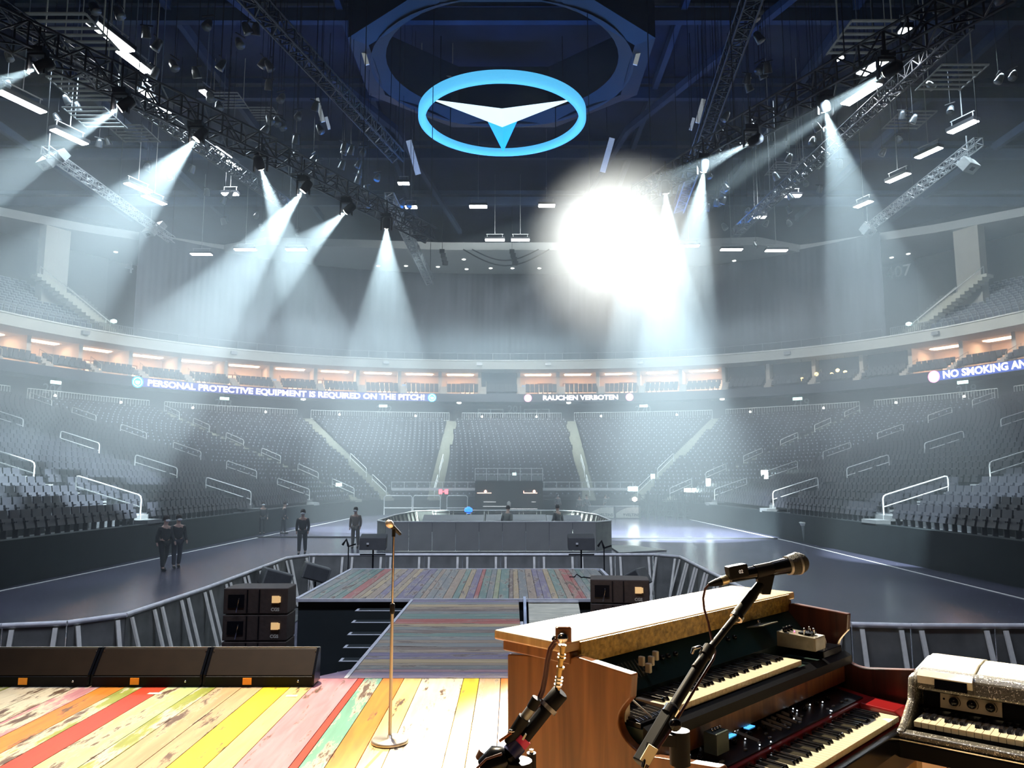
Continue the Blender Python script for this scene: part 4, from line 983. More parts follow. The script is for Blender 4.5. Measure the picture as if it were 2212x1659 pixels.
# ================================================================== PEOPLE
def skin_obj(name, pts, edges, radii, m, parent, root=0, sub=1):
    me = bpy.data.meshes.new(name); me.from_pydata([tuple(p) for p in pts], edges, []); me.materials.append(m)
    o = bpy.data.objects.new(name, me); col.objects.link(o); o.parent = parent
    sk = o.modifiers.new('skin', 'SKIN')
    if not me.skin_vertices: pass
    for i, r_ in enumerate(radii):
        r2 = r_ if isinstance(r_, tuple) else (r_, r_)
        me.skin_vertices[0].data[i].radius = r2; me.skin_vertices[0].data[i].use_root = (i == root)
    sk.use_smooth_shade = True
    sb_ = o.modifiers.new('sub', 'SUBSURF'); sb_.levels = sb_.render_levels = sub
    return o
skin_m = mat('skin', (.50, .33, .26), .6); hair_m = mat('hair_dark', (.03, .02, .015), .8); mask_m = mat('face_mask_white', (.75, .78, .8), .7)
def person(x, y, rz, label, top=(.03, .03, .035), legs=(.03, .032, .04), stride=.18, armsw=.16, h=1.76, seated=False, z=0, bend=0.0, mask=True, tone=None):
    r_ = empty('person', (x, y, z), rz, label, 'person'); k = h / 1.76
    mt = mat('cloth_%02d_%02d_%02d' % tuple(int(c * 100) for c in top), top, .85); ml = mat('cloth_%02d_%02d_%02d' % tuple(int(c * 100) for c in legs), legs, .85)
    hipz = .92 * k; b = bend
    P_ = [(0, 0, .96 * k), (0, -.02 - b * .3, 1.18 * k), (0, -.01 - b * .6, 1.40 * k), (0, -.02 - b * .8, 1.50 * k), (0, -.04 - b, 1.60 * k), (0, -.05 - b, 1.70 * k),
          (-.10, 0, .90 * k), (-.11, -stride * .6, .50 * k), (-.11, -stride + .02, .09 * k), (-.11, -stride - .12, .04 * k),
          (.10, 0, .90 * k), (.11, stride * .35, .50 * k), (.11, stride + .05, .10 * k), (.11, stride - .08, .04 * k),
          (-.19, -.01 - b * .6, 1.40 * k), (-.24, armsw * .3, 1.14 * k), (-.24, armsw - .10 - .0, .90 * k), (-.24, armsw - .16, .80 * k),
          (.19, -.01 - b * .6, 1.40 * k), (.24, -armsw * .1, 1.14 * k), (.24, -armsw - .06, .92 * k), (.24, -armsw - .10, .82 * k)]
    E = [(0, 1), (1, 2), (2, 3), (3, 4), (4, 5), (0, 6), (6, 7), (7, 8), (8, 9), (0, 10), (10, 11), (11, 12), (12, 13), (2, 14), (14, 15), (15, 16), (16, 17), (2, 18), (18, 19), (19, 20), (20, 21)]
    rad = [(.15, .11), (.14, .10), (.15, .10), (.06, .06), (.085, .10), (.075, .085), .085, .062, .042, .035, .085, .062, .042, .035, .06, .045, .034, .028, .06, .045, .034, .028]
    skin_obj('body', P_, E, rad, skin_m, r_)
    ti = [0, 1, 2, 14, 15, 16, 18, 19, 20]; mp = {v: i for i, v in enumerate(ti)}
    skin_obj('jacket', [Vector(P_[i]) + (Vector((0, 0, -.06)) if i == 0 else Vector()) for i in ti], [(mp[a], mp[b_]) for a, b_ in E if a in mp and b_ in mp],
             [(.185, .145), (.175, .135), (.185, .13), .085, .07, .055, .085, .07, .055], mt, r_)
    li = [0, 6, 7, 8, 10, 11, 12]; mp = {v: i for i, v in enumerate(li)}
    skin_obj('trousers', [P_[i] for i in li], [(mp[a], mp[b_]) for a, b_ in E if a in mp and b_ in mp], [(.16, .12), .115, .088, .07, .115, .088, .07], ml, r_)
    for i, j in ((8, 9), (12, 13)):
        a, c = Vector(P_[i]), Vector(P_[j]); a.z = .05; 
        MB().tube([a + Vector((0, .05, 0)), a, c, c + Vector((0, -.05, -.01))], [.035, .05, .045, .025], 8).build('shoe', blkp, r_)
    hc = Vector(P_[5])
    MB().lathe([(.02, .115), (.07, .10), (.098, .05), (.105, 0.0), (.10, -.05)], hc + Vector((0, .018, .01)), 14).build('hair', hair_m, r_)
    if mask: MB().tube([hc + Vector((-.07, -.07, -.055)), hc + Vector((0, -.115, -.05)), hc + Vector((.07, -.07, -.055))], [.03, .045, .03], 8).build('face_mask', mask_m, r_)
    else:
        MB().lathe([(.012, -.02), (.018, 0), (.008, .03)], hc + Vector((0, -.105, -.02)), 8).build('nose', skin_m, r_)
    m_ = MB()
    for x_ in (-.032, .032): m_.lathe([(.004, -.008), (.011, 0), (.004, .008)], hc + Vector((x_, -.093, .008)), 8)
    m_.build('eyes', blkp, r_)
    return r_
p = at_z(652, 1197, 0); person(p.x, p.y, .15, 'person in black clothes and white face mask walking on the open floor', stride=.12)
p = at_z(767, 1184, 0); person(p.x, p.y, -.1, 'person in grey-brown workwear and mask standing left of the grey fence', (.16, .13, .11), (.13, .11, .10), stride=.03, armsw=.05)
p = at_z(352, 1232, 0); person(p.x, p.y, 1.0, 'person in black walking nearest the barriers on the left floor, left of two', (.02, .022, .025), (.012, .013, .016), stride=.16)
p = at_z(372, 1229, 0); person(p.x, p.y + .3, .7, 'person in dark clothes with grey trousers walking on the left floor, right of two', (.02, .022, .025), (.03, .033, .05), stride=.10)
p = at_z(494, 1157, 0); person(p.x, p.y, 1.9, 'person in black leaning by the litter bin at the left boards', (.02, .02, .022), (.015, .015, .02), stride=.22, bend=.12)
p = at_z(512, 1155, 0); person(p.x, p.y + .8, -1.2, 'person in dark jacket behind the one leaning by the litter bin', (.05, .045, .06), (.015, .015, .02), stride=.05)
p = at_z(566, 1154, 0); person(p.x, p.y, .4, 'person in dark clothes with pale collar standing beside the left boards', (.05, .05, .055), (.015, .015, .02), stride=.05)
p = at_z(612, 1153, 0); person(p.x, p.y, 2.0, 'person in black trousers standing between the two litter bins on the left', (.03, .035, .04), (.02, .02, .03), stride=.08)
person(-.25, 36.9, 2.9, 'person in grey hunched over the mixing desk behind the grey fence', (.15, .16, .15), (.05, .05, .05), stride=.02, bend=.22, mask=False)
person(2.25, 38.2, -2.6, 'person in grey standing at the right of the mixing desks', (.14, .15, .14), (.05, .05, .05), stride=.03, mask=False)
for i, (px, py) in enumerate(((1252, 1111), (1268, 1108), (1310, 1106), (1318, 1106))):
    p = at_z(px, py, 0) * 1.0; person(p.x * .93, p.y * .93 + i * .4, .5 * i, 'person in pale grey clothes behind the drinks counters, %s from the left' % ORD[i], (.2, .21, .2), (.08, .08, .08), stride=.03, mask=False)
p = at_z(1205, 1103, 0); person(p.x * .9, p.y * .9, .2, 'person in grey standing alone right of the entrance block', (.2, .2, .2), (.12, .12, .12), stride=.03)

# ================================================================== STAR SIGN AND CUBE
SZ = 24.6; c0 = at_z(1085, 256, SZ); 
e1 = at_z(902, 256, SZ); RR = (c0 - e1).length * .985
star = empty('star_sign', (c0.x, c0.y, SZ), 0, 'huge glowing blue ring with a three-pointed white star hung under the roof', 'illuminated sign')
ringm = mat('sign_ring_glow', (.2, .6, .9), .4, emit=(.10, .56, .98), es=1.05); starw = mat('sign_star_white', (.8, .9, 1), .4, emit=(.72, .92, 1.0), es=1.25); starb = mat('sign_star_blue', (.05, .5, .9), .4, emit=(.02, .42, .88), es=.95)
mb = MB(); n = 96; prof = [(RR, .30), (RR, -.18), (RR - .42, -.28), (RR - .42, .2)]; vsx = []
for i in range(n):
    a = 2 * PI * i / n
    for r2, z_ in prof: vsx.append((r2 * math.cos(a), r2 * math.sin(a), z_))
mb.add(vsx, [(i * 4 + k, ((i + 1) % n) * 4 + k, ((i + 1) % n) * 4 + (k + 1) % 4, i * 4 + (k + 1) % 4) for i in range(n) for k in range(4)], 0, True)
mb.build('ring', ringm, star)
tips = [R(90), R(-30), R(210)]; Rt = RR - .3; ri = 1.05
for i, a in enumerate(tips):
    mb = MB(); T_ = Vector((Rt * math.cos(a), Rt * math.sin(a), 0)); L_ = Vector((ri * math.cos(a + R(60)), ri * math.sin(a + R(60)), .1)); Q_ = Vector((ri * math.cos(a - R(60)), ri * math.sin(a - R(60)), .1)); C_ = Vector((0, 0, -.55)); U_ = Vector((0, 0, .3))
    vv = [T_, L_, Q_, C_, U_]; mb.add(vv, [(0, 1, 3), (0, 3, 2), (0, 4, 1), (0, 2, 4)])
    mb.build('point', starb if i == 0 else starw, star)
for a in (R(45), R(135), R(225), R(315)): MB().bar(((RR - .2) * math.cos(a), (RR - .2) * math.sin(a), .2), ((RR - .2) * math.cos(a), (RR - .2) * math.sin(a), 3.2), .05).build('hanger', blk, star)
cube = empty('video_cube', (c0.x, c0.y, 27.6), 0, 'dark octagonal video cube housing above the glowing star', 'video cube')
cm = mat('cube_housing', (.007, .014, .028), .5, vary=.3, scale=.4); cm2 = mat('cube_underside', (.014, .026, .042), .6)
def octo(r2): return [(r2 * math.cos(R(22.5 + 45 * k)), r2 * math.sin(R(22.5 + 45 * k)) * .9) for k in range(8)]
mb = MB()
for a, b in zip(range(8), [1, 2, 3, 4, 5, 6, 7, 0]):
    o1, o2 = octo(9.4), octo(8.2)
    mb.add([(o1[a][0], o1[a][1], 0.2), (o1[b][0], o1[b][1], .2), (o2[b][0], o2[b][1], 0), (o2[a][0], o2[a][1], 0), (o1[a][0], o1[a][1], 4.2), (o1[b][0], o1[b][1], 4.2), (o2[b][0], o2[b][1], 4.2), (o2[a][0], o2[a][1], 4.2)],
           [(0, 1, 2, 3), (0, 4, 5, 1), (3, 2, 6, 7)])
mb.build('housing', cm, cube)
mb = MB(); n = 48; vsx = []
for i in range(n):
    a = 2 * PI * i / n; vsx += [(7.9 * math.cos(a), 7.3 * math.sin(a), -.05), (7.0 * math.cos(a), 6.4 * math.sin(a), .5)]
mb.add(vsx, [(2 * i, 2 * ((i + 1) % n), 2 * ((i + 1) % n) + 1, 2 * i + 1) for i in range(n)], 0, True); mb.build('inner_ring', cm2, cube)

# ================================================================== TRUSSES, MOVING HEADS, FLOODLIGHTS
trm = mat('truss_dark', (.035, .04, .05), .35, .7); trl = mat('truss_silver', (.35, .37, .38), .35, .7)
def truss(p, q, w, h, label, m, bay=None, r1=.045, r2=.022, name='lighting_truss'):
    p, q = Vector(p), Vector(q); d = (q - p); L_ = d.length; bay = bay or w; n = max(2, int(L_ / bay)); rz = math.atan2(d.y, d.x)
    o = empty(name, p, rz, label, 'truss'); M = Matrix.Rotation(-rz, 3, 'Z'); d = M @ d
    cn = [(Vector((0, s1 * w / 2, s2 * h / 2))) for s1, s2 in ((-1, -1), (1, -1), (1, 1), (-1, 1))]
    for c in cn: MB().tube([c, c + d], r1, 5).build('chord', m, o)
    mb = MB()
    for k in range(n):
        a, b = d * (k / n), d * ((k + 1) / n)
        for i in range(4):
            c1, c2 = cn[i], cn[(i + 1) % 4]
            mb.bar(a + c1, a + c2, r2 * 2); 
            if k % 2: mb.bar(a + c1, b + c2, r2 * 2)
            else: mb.bar(a + c2, b + c1, r2 * 2)
    mb.build('bracing', m, o)
    nh = max(2, int(L_ / 6))
    for k in range(nh + 1):
        a = d * (k / nh); MB().bar(a + Vector((0, 0, h / 2)), a + Vector((0, 0, 33.9 - p.z)), .03).build('hanger', blk, o)
    return o
truss((-16.6, 17.5, 15.9), (-9.6, 29.0, 15.9), .8, .8, 'big black lighting truss on the left, nearer length', trm)
truss((-9.6, 29.0, 15.9), (-4.3, 39.5, 15.9), .7, .7, 'big black lighting truss on the left, farther length', trm)
truss((12.9, 18.6, 15.9), (8.4, 27.6, 15.9), .8, .8, 'big black lighting truss on the right, nearer length', trm)
truss((8.4, 27.6, 15.9), (4.0, 38.0, 15.9), .7, .7, 'big black lighting truss on the right, farther length', trm)
truss((-10.5, 22, 20.5), (-6.2, 40, 20.5), .6, .6, 'upper black truss above the left lighting truss', trm)
truss((8.6, 24, 20.5), (10.8, 48, 20.5), .6, .6, 'upper black truss above the right lighting truss', trm)
truss((-19.5, 19, 19.5), (-13.5, 45, 19.5), .5, .5, 'outer black truss at the far left of the roof', trm)
truss((16.5, 26, 19.5), (15.0, 50, 19.5), .5, .5, 'outer black truss at the right of the roof', trm)
truss((-24.2, 38, 20), (-24.2, 53, 20), .42, .42, 'thin silver truss on the left ending in small speakers', trl, bay=.6, r1=.035, r2=.014)
truss((23.6, 37, 20), (24.2, 51, 20), .42, .42, 'thin silver truss on the right ending in small speakers', trl, bay=.6, r1=.035, r2=.014)
truss((-7.0, 42, 19), (-6.0, 55, 17.5), .5, .5, 'grey truss sloping away behind the left beams', trl)

HEADS = [(80, 148, 21.2, (-24, 19, 9), 18), (260, 233, 23.2, (-25, 21, 5), 20), (425, 300, 25.8, (-20, 23, 2), 34), (563, 362, 28.6, (-8, 48, 0), 23), (655, 412, 30.7, (-19, 31, 1), 28),
         (748, 457, 33.0, (-23, 40, 5), 32), (835, 490, 35.3, (-8.5, 52, 0), 34), (1365, 462, 33.4, (10, 47, 0), 42), (1438, 415, 30.9, (9.5, 43, 0), 30), (1520, 368, 28.6, (8, 44, 0), 28),
         (1622, 308, 26.1, (1300, 470, 34), 15), (1783, 238, 23.7, (17, 31, 0), 32), (1915, 157, 21.4, (1500, 412, 30), 13)]
def moving_head(px, py, y, aim, cone, label, energy, glow=1.0, colr=(0.86, 0.96, 1.0), lens=headglow, lr=.13):
    p = at_y(px, py, y); a = Vector(aim) if abs(aim[0]) < 90 else at_y(*aim)
    d = (a - p).normalized(); r_ = empty('moving_head_light', p, 0, label, 'stage light', 'moving head lights on the lighting trusses')
    M = d.to_track_quat('Z', 'Y').to_matrix()
    MB().lathe([(.10, -.50), (.17, -.44), (.19, -.15), (.17, .0), (.165, .02)], (0, 0, 0), 14, M=M).build('head', blk, r_)
    yk = MB(); yk.box((-.25, 0, .12), (.05, .14, .6)); yk.box((.25, 0, .12), (.05, .14, .6)); yk.box((0, 0, .42), (.55, .16, .06)); yk.build('yoke', blk, r_)
    MB().span((-.22, -.18, .45), (.22, .18, .62)).build('base', blkp, r_)
    MB().tube([(0, 0, .6), (0, 0, max(.9, 16.3 - p.z))], .03, 6).build('clamp', blk, r_)
    MB().lathe([(.01, .025), (lr + .01, .03), (lr + .01, .04)], (0, 0, 0), 16, M=M).build('lens', lens, r_)
    light('SPOT', 'moving_head_beam', p + d * .08, a, energy, colr, spot_size=R(cone), spot_blend=.35, shadow_soft_size=.06)
    return r_
for i, (px, py, y, aim, cone) in enumerate(HEADS):
    side = 'left' if i < 7 else 'right'; kk = i if i < 7 else i - 7
    moving_head(px, py, y, aim, cone, 'moving head light throwing a white beam, %s on the %s truss counted from the %s' % (ORD[kk], side, 'left'), 38000 * BEAM_E * ({2: .6, 11: .45}.get(i, 1.0)), colr=(0.74, 0.93, 1.0))
# the key lamp over the lip of the stage with the added flag that trims its pool
kr = empty('barn_door_lamp', KEY, 0, 'black spotlight out of view above the stage lip with an added flag', 'stage light')
MB().lathe([(.12, .45), (.2, .35), (.22, .06), (.22, .04)], (0, 0, 0), 14).build('can', blk, kr)
ye = (STY - .02 - KEY[1]) * .6 / (KEY[2] - S)
MB().span((-1.6, ye, -.605), (1.6, 1.6, -.60)).build('added_flag', blk, kr)
m_ = MB(); m_.bar((-.2, 0, .2), (-1.2, .6, -.6), .02); m_.bar((.2, 0, .2), (1.2, .6, -.6), .02); m_.bar((0, 0, .4), (0, 0, 19.9), .04); m_.build('bracket', blk, kr)
# the head that looks straight into the lens
moving_head(1288, 486, 35.3, (1.2, 1.5, 2.5), 12.8, 'blinding moving head light aimed straight at the photographer', 42000 * FACE_E, colr=(1.0, .95, .86), lens=mat('blinding_lens', (1, 1, 1), .3, emit=(1.0, .95, .85), es=39.5), lr=.17)

def floodlight(px, py, y, w, d_, rz, label, tilt=0):
    p = at_y(px, py, y); r_ = empty('floodlight', p, rz, label, 'floodlight', 'house floodlights under the roof')
    MB().box((0, 0, .14), (w + .1, d_ + .1, .2)).build('housing', blk, r_)
    MB().box((0, 0, .02), (w, d_, .05)).build('lens', lampw, r_)
    mb = MB(); mb.box((0, 0, .62), (w * .9, .06, .05)); mb.bar((-w * .4, 0, .2), (-w * .4, 0, .62), .04); mb.bar((w * .4, 0, .2), (w * .4, 0, .62), .04); mb.bar((0, 0, .62), (0, 0, 33.6 - p.z), .04); mb.build('bracket', steel, r_)
    return r_
FL = [(240, 82, 30, 2.2, .5, 1.35), (290, 135, 34, 1.9, .45, 1.35), (345, 233, 42, 1.5, .4, 1.35), (316, 203, 40, .8, .4, 1.35), (47, 222, 34, 2.2, .45, 1.2), (150, 297, 40, 2.0, .45, 1.2), (445, 203, 46, .9, .4, 1.35), (478, 330, 52, 1.9, .5, 1.35), (502, 357, 56, 1.9, .5, 1.35),
      (298, 407, 54, 2.1, .5, 1.2), (333, 433, 58, 2.1, .5, 1.2), (435, 550, 74, 2.0, .6, 0), (530, 540, 74, 2.1, .6, 0), (1033, 447, 64, 1.5, .6, 0), (1181, 445, 64, 1.4, .6, 0), (888, 448, 64, 1.0, .6, 0), (872, 397, 60, .9, .5, 0), (1069, 519, 74, 1.9, .6, 0), (1124, 519, 74, 1.8, .6, 0),
      (1410, 522, 74, 1.9, .6, 0), (1488, 532, 74, 2.0, .6, 0), (1580, 540, 74, 2.1, .6, 0), (1677, 542, 74, 2.1, .6, 0), (2080, 275, 40, 1.6, .45, -1.2), (2006, 331, 46, 1.7, .45, -1.2), (1940, 385, 52, 1.8, .45, -1.2), (1865, 442, 60, 1.6, .5, -1.2), (1890, 143, 30, 1.5, .5, -1.2), (1860, 205, 33, 2.0, .5, -1.25),
      (1710, 424, 58, 1.4, .5, 0), (1638, 470, 62, 1.2, .5, 0), (1955, 68, 26, .35, .3, 0), (1812, 127, 34, .4, .3, -1), (640, 540, 74, 2.0, .6, 0), (497, 420, 58, 1.2, .5, 0)]
for i, (px, py, y, w, d_, rz) in enumerate(FL):
    floodlight(px, py, y, w, d_, rz, 'glowing rectangular floodlight under the roof, %s counted over the roof from the left' % ORD[sorted(range(len(FL)), key=lambda j: FL[j][0]).index(i)])
lampw.cycles.emission_sampling = 'NONE'
# lit slats of the roof hatches beside the star
for i, (px, py, y, w, h) in enumerate(((691, 238, 48, .28, 1.7), (708, 266, 50, .2, .9), (893, 340, 52, .4, 2.6), (1312, 335, 52, .4, 2.6), (1513, 240, 48, .28, 1.7), (1495, 268, 50, .2, .9), (789, 125, 42, .25, .9), (1376, 125, 42, .25, .9))):
    p = at_y(px, py, y); mb = MB(); mb.box(p, (w, .1, h), M=Matrix.Rotation(R(-16 if px < 1106 else 16), 3, 'Y')); mb.bar(p, (p.x, p.y, 33.9), .04, mi=1)
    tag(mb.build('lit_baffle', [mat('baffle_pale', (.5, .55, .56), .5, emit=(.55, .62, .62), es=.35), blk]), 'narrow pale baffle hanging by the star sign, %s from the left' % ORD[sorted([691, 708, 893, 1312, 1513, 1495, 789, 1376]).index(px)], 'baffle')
# small speakers at the ends of the silver trusses
for i, (px, py, y, sx) in enumerate(((2092, 357, 38, 1), (1875, 497, 50, 1), (103, 350, 39, -1), (325, 500, 52, -1))):
    p = at_y(px, py, y); r_ = empty('hung_speaker', p, .5 * sx, 'pair of small pale speakers hung from the %s silver truss, %s end' % ('right' if sx > 0 else 'left', 'near' if y < 45 else 'far'), 'loudspeaker')
    M = Matrix.Rotation(R(-35), 3, 'X'); MB().box((0, 0, 0), (.9, .55, .6), M=M).build('cabinet', mat('speaker_pale', (.42, .44, .43), .5), r_, bevel=.02)
    MB().box((.5, .4, .4), (.6, .5, .5), M=M).build('cabinet', trl, r_); MB().bar((0, 0, .3), (0, 0, 1.6), .05).build('hanger', steel, r_)
    MB().box(M @ Vector((0, 0, -.31)), (.3, .2, .02), M=M).build('grille', blkp, r_)
# small theatre lamps and rigging clutter in the roof
par = empty('theatre_lamp', (0, 0, -50), 0, 'x', 'stage light', 'small unlit theatre lamps hung under the roof')
MB().lathe([(.10, .35), (.16, .2), (.2, -.1), (.2, -.14)], (0, 0, 0), 8, M=Matrix.Rotation(R(30), 3, 'X')).build('can', mat('can_grey', (.10, .11, .12), .3, .7), par)
MB().lathe([(.01, -.1), (.17, -.11), (.17, -.12)], (0, 0, 0), 8, M=Matrix.Rotation(R(30), 3, 'X')).build('glass', mat('can_glass', (.45, .5, .5), .15, .8), par)
bk_ = MB(); bk_.box((0, 0, .4), (.5, .05, .05)); bk_.bar((0, 0, .4), (0, 0, 12.6), .02); bk_.build('bracket', blk, par)
spots = []
for (a, b, n, jit) in (((-20, 18, 21), (-9, 44, 20), 34, 1.2), ((9, 22, 21.5), (13, 50, 20.5), 34, 1.2), ((17, 26, 21), (16, 52, 20.5), 26, 1.4), ((-12, 28, 21.5), (-7, 52, 20.5), 24, 1.1), ((-26, 34, 23), (-18, 60, 22), 20, 1.5), ((24, 34, 23), (18, 60, 22), 18, 1.5)):
    for k in range(n): spots.append((Vector(a).lerp(Vector(b), (k + rng.random()) / n) + Vector((rng.uniform(-jit, jit), 0, rng.uniform(-.5, .8)))))
for i, p in enumerate(spots):
    side = 'left' if p.x < 0 else 'right'
    lab = 'small unlit theatre lamp among the %s roof rigging' % side
    o = par if i == 0 else dup(par)
    o.location = p; o.rotation_euler.z = rng.uniform(0, 6.28); tag(o, lab, 'stage light', 'small unlit theatre lamps in the %s roof rigging' % side)
# lit louvred roof openings
lou = mat('louvre_pale', (.05, .06, .065), .6, emit=(.5, .58, .58), es=.05)
for i, (px, py, y) in enumerate(((150, 165, 34), (268, 270, 44), (480, 200, 52), (1765, 340, 60), (2085, 140, 34), (1985, 240, 44), (1710, 350, 52), (560, 232, 60), (940, 165, 50), (180, 232, 38), (120, 30, 26), (1900, 45, 28))):
    p = at_y(px, py, y); mb = MB()
    for k in range(6): mb.box(p + Vector((.0, k * .45, k * .0)), (2.2, .14, .05))
    for x_ in (-1.1, 1.1): mb.bar(p + Vector((x_, 0, 0)), p + Vector((x_, 2.4, 0)), .06); mb.bar(p + Vector((x_, 1.2, 0)), (p.x + x_, p.y + 1.2, 33.9), .04)
    tag(mb.build('roof_louvre', lou), 'pale slatted roof panel among the rigging, %s counted from the left' % ORD[sorted([150, 268, 480, 1765, 2085, 1985, 1710, 560, 940, 180, 120, 1900]).index(px)], 'roof panel')
# cables slung under the soffit
mb = MB()
for sg, (xa, xb) in ((1.9, (-5.5, 4.2)), (1.3, (-4.5, 3.0))):
    mb.tube([(xa + (xb - xa) * k / 16, 84, 28.9 - sg * math.sin(PI * k / 16)) for k in range(17)], .07, 5)
tag(mb.build('slung_cable', blkp), 'two dark cables slung in a curve below the far white soffit', 'cable')
mb = MB()
for px, py in ((955, 560), (1106, 560)):
    p = at_y(px, py, 84)
    for k in range(4): mb.box(p + Vector((.12 * k, 0, .9 - .45 * k)), (.55, .5, .42), rz=.1 * k)
    mb.bar(p + Vector((0, 0, .9)), (p.x, p.y, 33.9), .05)
tag(mb.build('hung_line_array', blk), 'two short dark hanging speaker columns before the far white soffit', 'loudspeaker')

# ================================================================== ORGAN SHELL AND KEYBOARDS (front right)
# local frame of the organ: x along its width (away to the right), y towards the audience, -y towards the player
OX, OY = 0.176, 2.39
def O(x, s_, z): return (x, -s_, z)
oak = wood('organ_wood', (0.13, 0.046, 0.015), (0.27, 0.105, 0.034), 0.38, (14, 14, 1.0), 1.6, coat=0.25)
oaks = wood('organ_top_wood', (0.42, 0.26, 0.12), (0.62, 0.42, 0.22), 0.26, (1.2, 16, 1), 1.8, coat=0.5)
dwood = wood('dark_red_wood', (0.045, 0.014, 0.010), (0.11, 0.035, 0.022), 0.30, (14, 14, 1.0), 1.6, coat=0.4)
goldedge = mat('worn_gold_edge', (0.42, 0.26, 0.06), 0.35, 0.35, vary=0.45, scale=60, bump=0.3)
panelg = mat('organ_panel_green_black', (0.006, 0.022, 0.020), 0.42, vary=0.3)
keyw = mat('key_ivory', (0.68, 0.62, 0.47), 0.28, vary=0.05, coat=0.3); keyb = mat('key_black', (0.008, 0.008, 0.010), 0.18, coat=0.5)
org = empty('organ', (OX, OY, S), PI / 4, 'brown wooden two-manual organ shell with a bright flat lid in the front right', 'organ')
W = 1.46
prof = [(-.27, .0), (-.27, 1.185), (0, 1.215), (.02, 1.222), (.248, 1.205), (.252, 1.15), (.222, 1.12), (.196, 1.085), (.200, 1.05), (.228, 1.02), (.275, 1.0), (.345, 1.005), (.49, 1.025), (.498, 1.015), (.498, .80), (.485, .72), (.47, 0)]
def smooth_poly(p, lo, hi, it=2):
    for _ in range(it):
        out = p[:lo]
        for i in range(lo, hi): 
            a, b = Vector(p[i]), Vector(p[i + 1]); out += [tuple(a.lerp(b, .25)), tuple(a.lerp(b, .75))]
        out += p[hi + 1:]; hi = lo + 2 * (hi - lo) - 1; p = out
    return p
prof = smooth_poly(prof, 5, 11)
def cheek(x0, x1, m, nm, k=0.0): return MB().prism([(-(s_ - k if .19 < s_ < .32 and z > .95 else s_), z) for s_, z in prof], 0, x0, x1).build(nm, m, org, bevel=.004)
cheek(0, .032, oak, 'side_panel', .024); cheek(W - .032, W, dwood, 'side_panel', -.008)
MB().span((.032, .235, 0), (W - .032, .262, 1.18)).build('back_panel', oak, org)
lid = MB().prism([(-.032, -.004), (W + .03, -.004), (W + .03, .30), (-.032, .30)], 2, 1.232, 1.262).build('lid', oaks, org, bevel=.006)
MB().span((.035, -.012, 1.222), (W - .035, .004, 1.258)).build('front_edge', goldedge, lid)
MB().span((-.006, .0, 1.196), (W + .006, .285, 1.231)).build('lid_moulding', oak, org, bevel=.004)
MB().span((.034, -.006, 1.190), (W - .034, .0, 1.222)).build('gold_rail', goldedge, org)
# upper panel: slopes from under the lid down to the back of the keys
MB().prism([(.0, 1.19), (-.085, 1.098), (-.085, 1.06), (.02, 1.06), (.02, 1.19)], 0, .033, W - .033).build('control_panel', panelg, org)
MB().span((.033, -.235, 1.012), (W - .033, -.02, 1.052)).build('manual_bed', panelg, org)
MB().prism([(-.235, 1.012), (-.262, 1.015), (-.262, 1.045), (-.235, 1.06)], 0, .033, W - .033).build('key_slip', blkp, org)
MB().span((.033, -.232, .938), (W - .033, -.165, 1.011)).build('wood_rail', oak, org, bevel=.003)
def pp(x, f):                       # a point on the sloping control panel, f 0 at the top .. 1 at the keys
    return Vector((x, -.085 * f, 1.19 - .092 * f))
nrm = Vector((0, -.092, .085)).normalized()
mb = MB()
for i, (x, f) in enumerate(((.300, .62), (.290, .40), (.335, .46), (.372, .36))):
    p = pp(x, f); d = MB().box(p + nrm * .022, (.013, .020, .030)).build('drawbar_knob', mat('knob_cream', (.55, .50, .38), .4), org, bevel=.003)
    MB().bar(p, p + nrm * .02, .006).build('stem', chrome, d)
mb = MB()
for i in range(7): mb.bar(pp(.20 + i * .017, .25) + nrm * .003, pp(.20 + i * .017, .72) + nrm * .003, .003, .003)
mb.build('drawbar_slot', mat('drawbar_grey', (.12, .14, .14), .4, .5), org)
for x_ in (.42, .455, .50, .85, .90): MB().lathe([(.009, 0), (.009, .012), (.006, .015)], pp(x_, .45) + nrm * .002, 10).build('rotary_knob', blkg, org)
# manuals
def keyboard(parent, x0, n_white, pitch, s_back, s_front, z, first, name):
    root = bpy.data.objects.new(name, None); col.objects.link(root); root.parent = parent
    wk = MB().span((.0006, -(s_front - s_back), -.019), (pitch - .0006, 0, 0)).build('white_key', keyw, root, bevel=.0012)
    bl_ = (s_front - s_back) * .64; hb = pitch * .27
    bk = MB().prism([(0, .0), (0, .011), (-bl_ + .006, .011), (-bl_, .002), (-bl_, .0)], 0, -hb, hb).build('black_key', keyb, root, bevel=.0012)
    fw = fb = True
    for i in range(n_white):
        o = wk if fw else wk.copy()
        if not fw: col.objects.link(o)
        fw = False; o.parent = root; o.location = (x0 + i * pitch, -s_back, z)
        if (i + first) % 7 in (0, 1, 3, 4, 5) and i < n_white - 1:
            o = bk if fb else bk.copy()
            if not fb: col.objects.link(o)
            fb = False; o.parent = root; o.location = (x0 + (i + 1) * pitch, -s_back, z)
    return root
keyboard(org, .200, 36, .0236, .088, .228, 1.079, 0, 'upper_manual')
# preset block left of the manual
MB().span((.036, -.225, 1.045), (.196, -.06, 1.066)).build('preset_block', blkg, org, bevel=.002)
for i in range(7): MB().prism([(-.10, 1.067), (-.10, 1.078), (-.20, 1.072), (-.215, 1.067)], 0, .045 + i * .021, .061 + i * .021).build('preset_key', keyb, org, bevel=.001)
mb = MB(); mb.box((.045, -.12, 1.085), (.02, .11, .05)); mb.build('paper_note', mat('paper', (.75, .72, .66), .7), org)
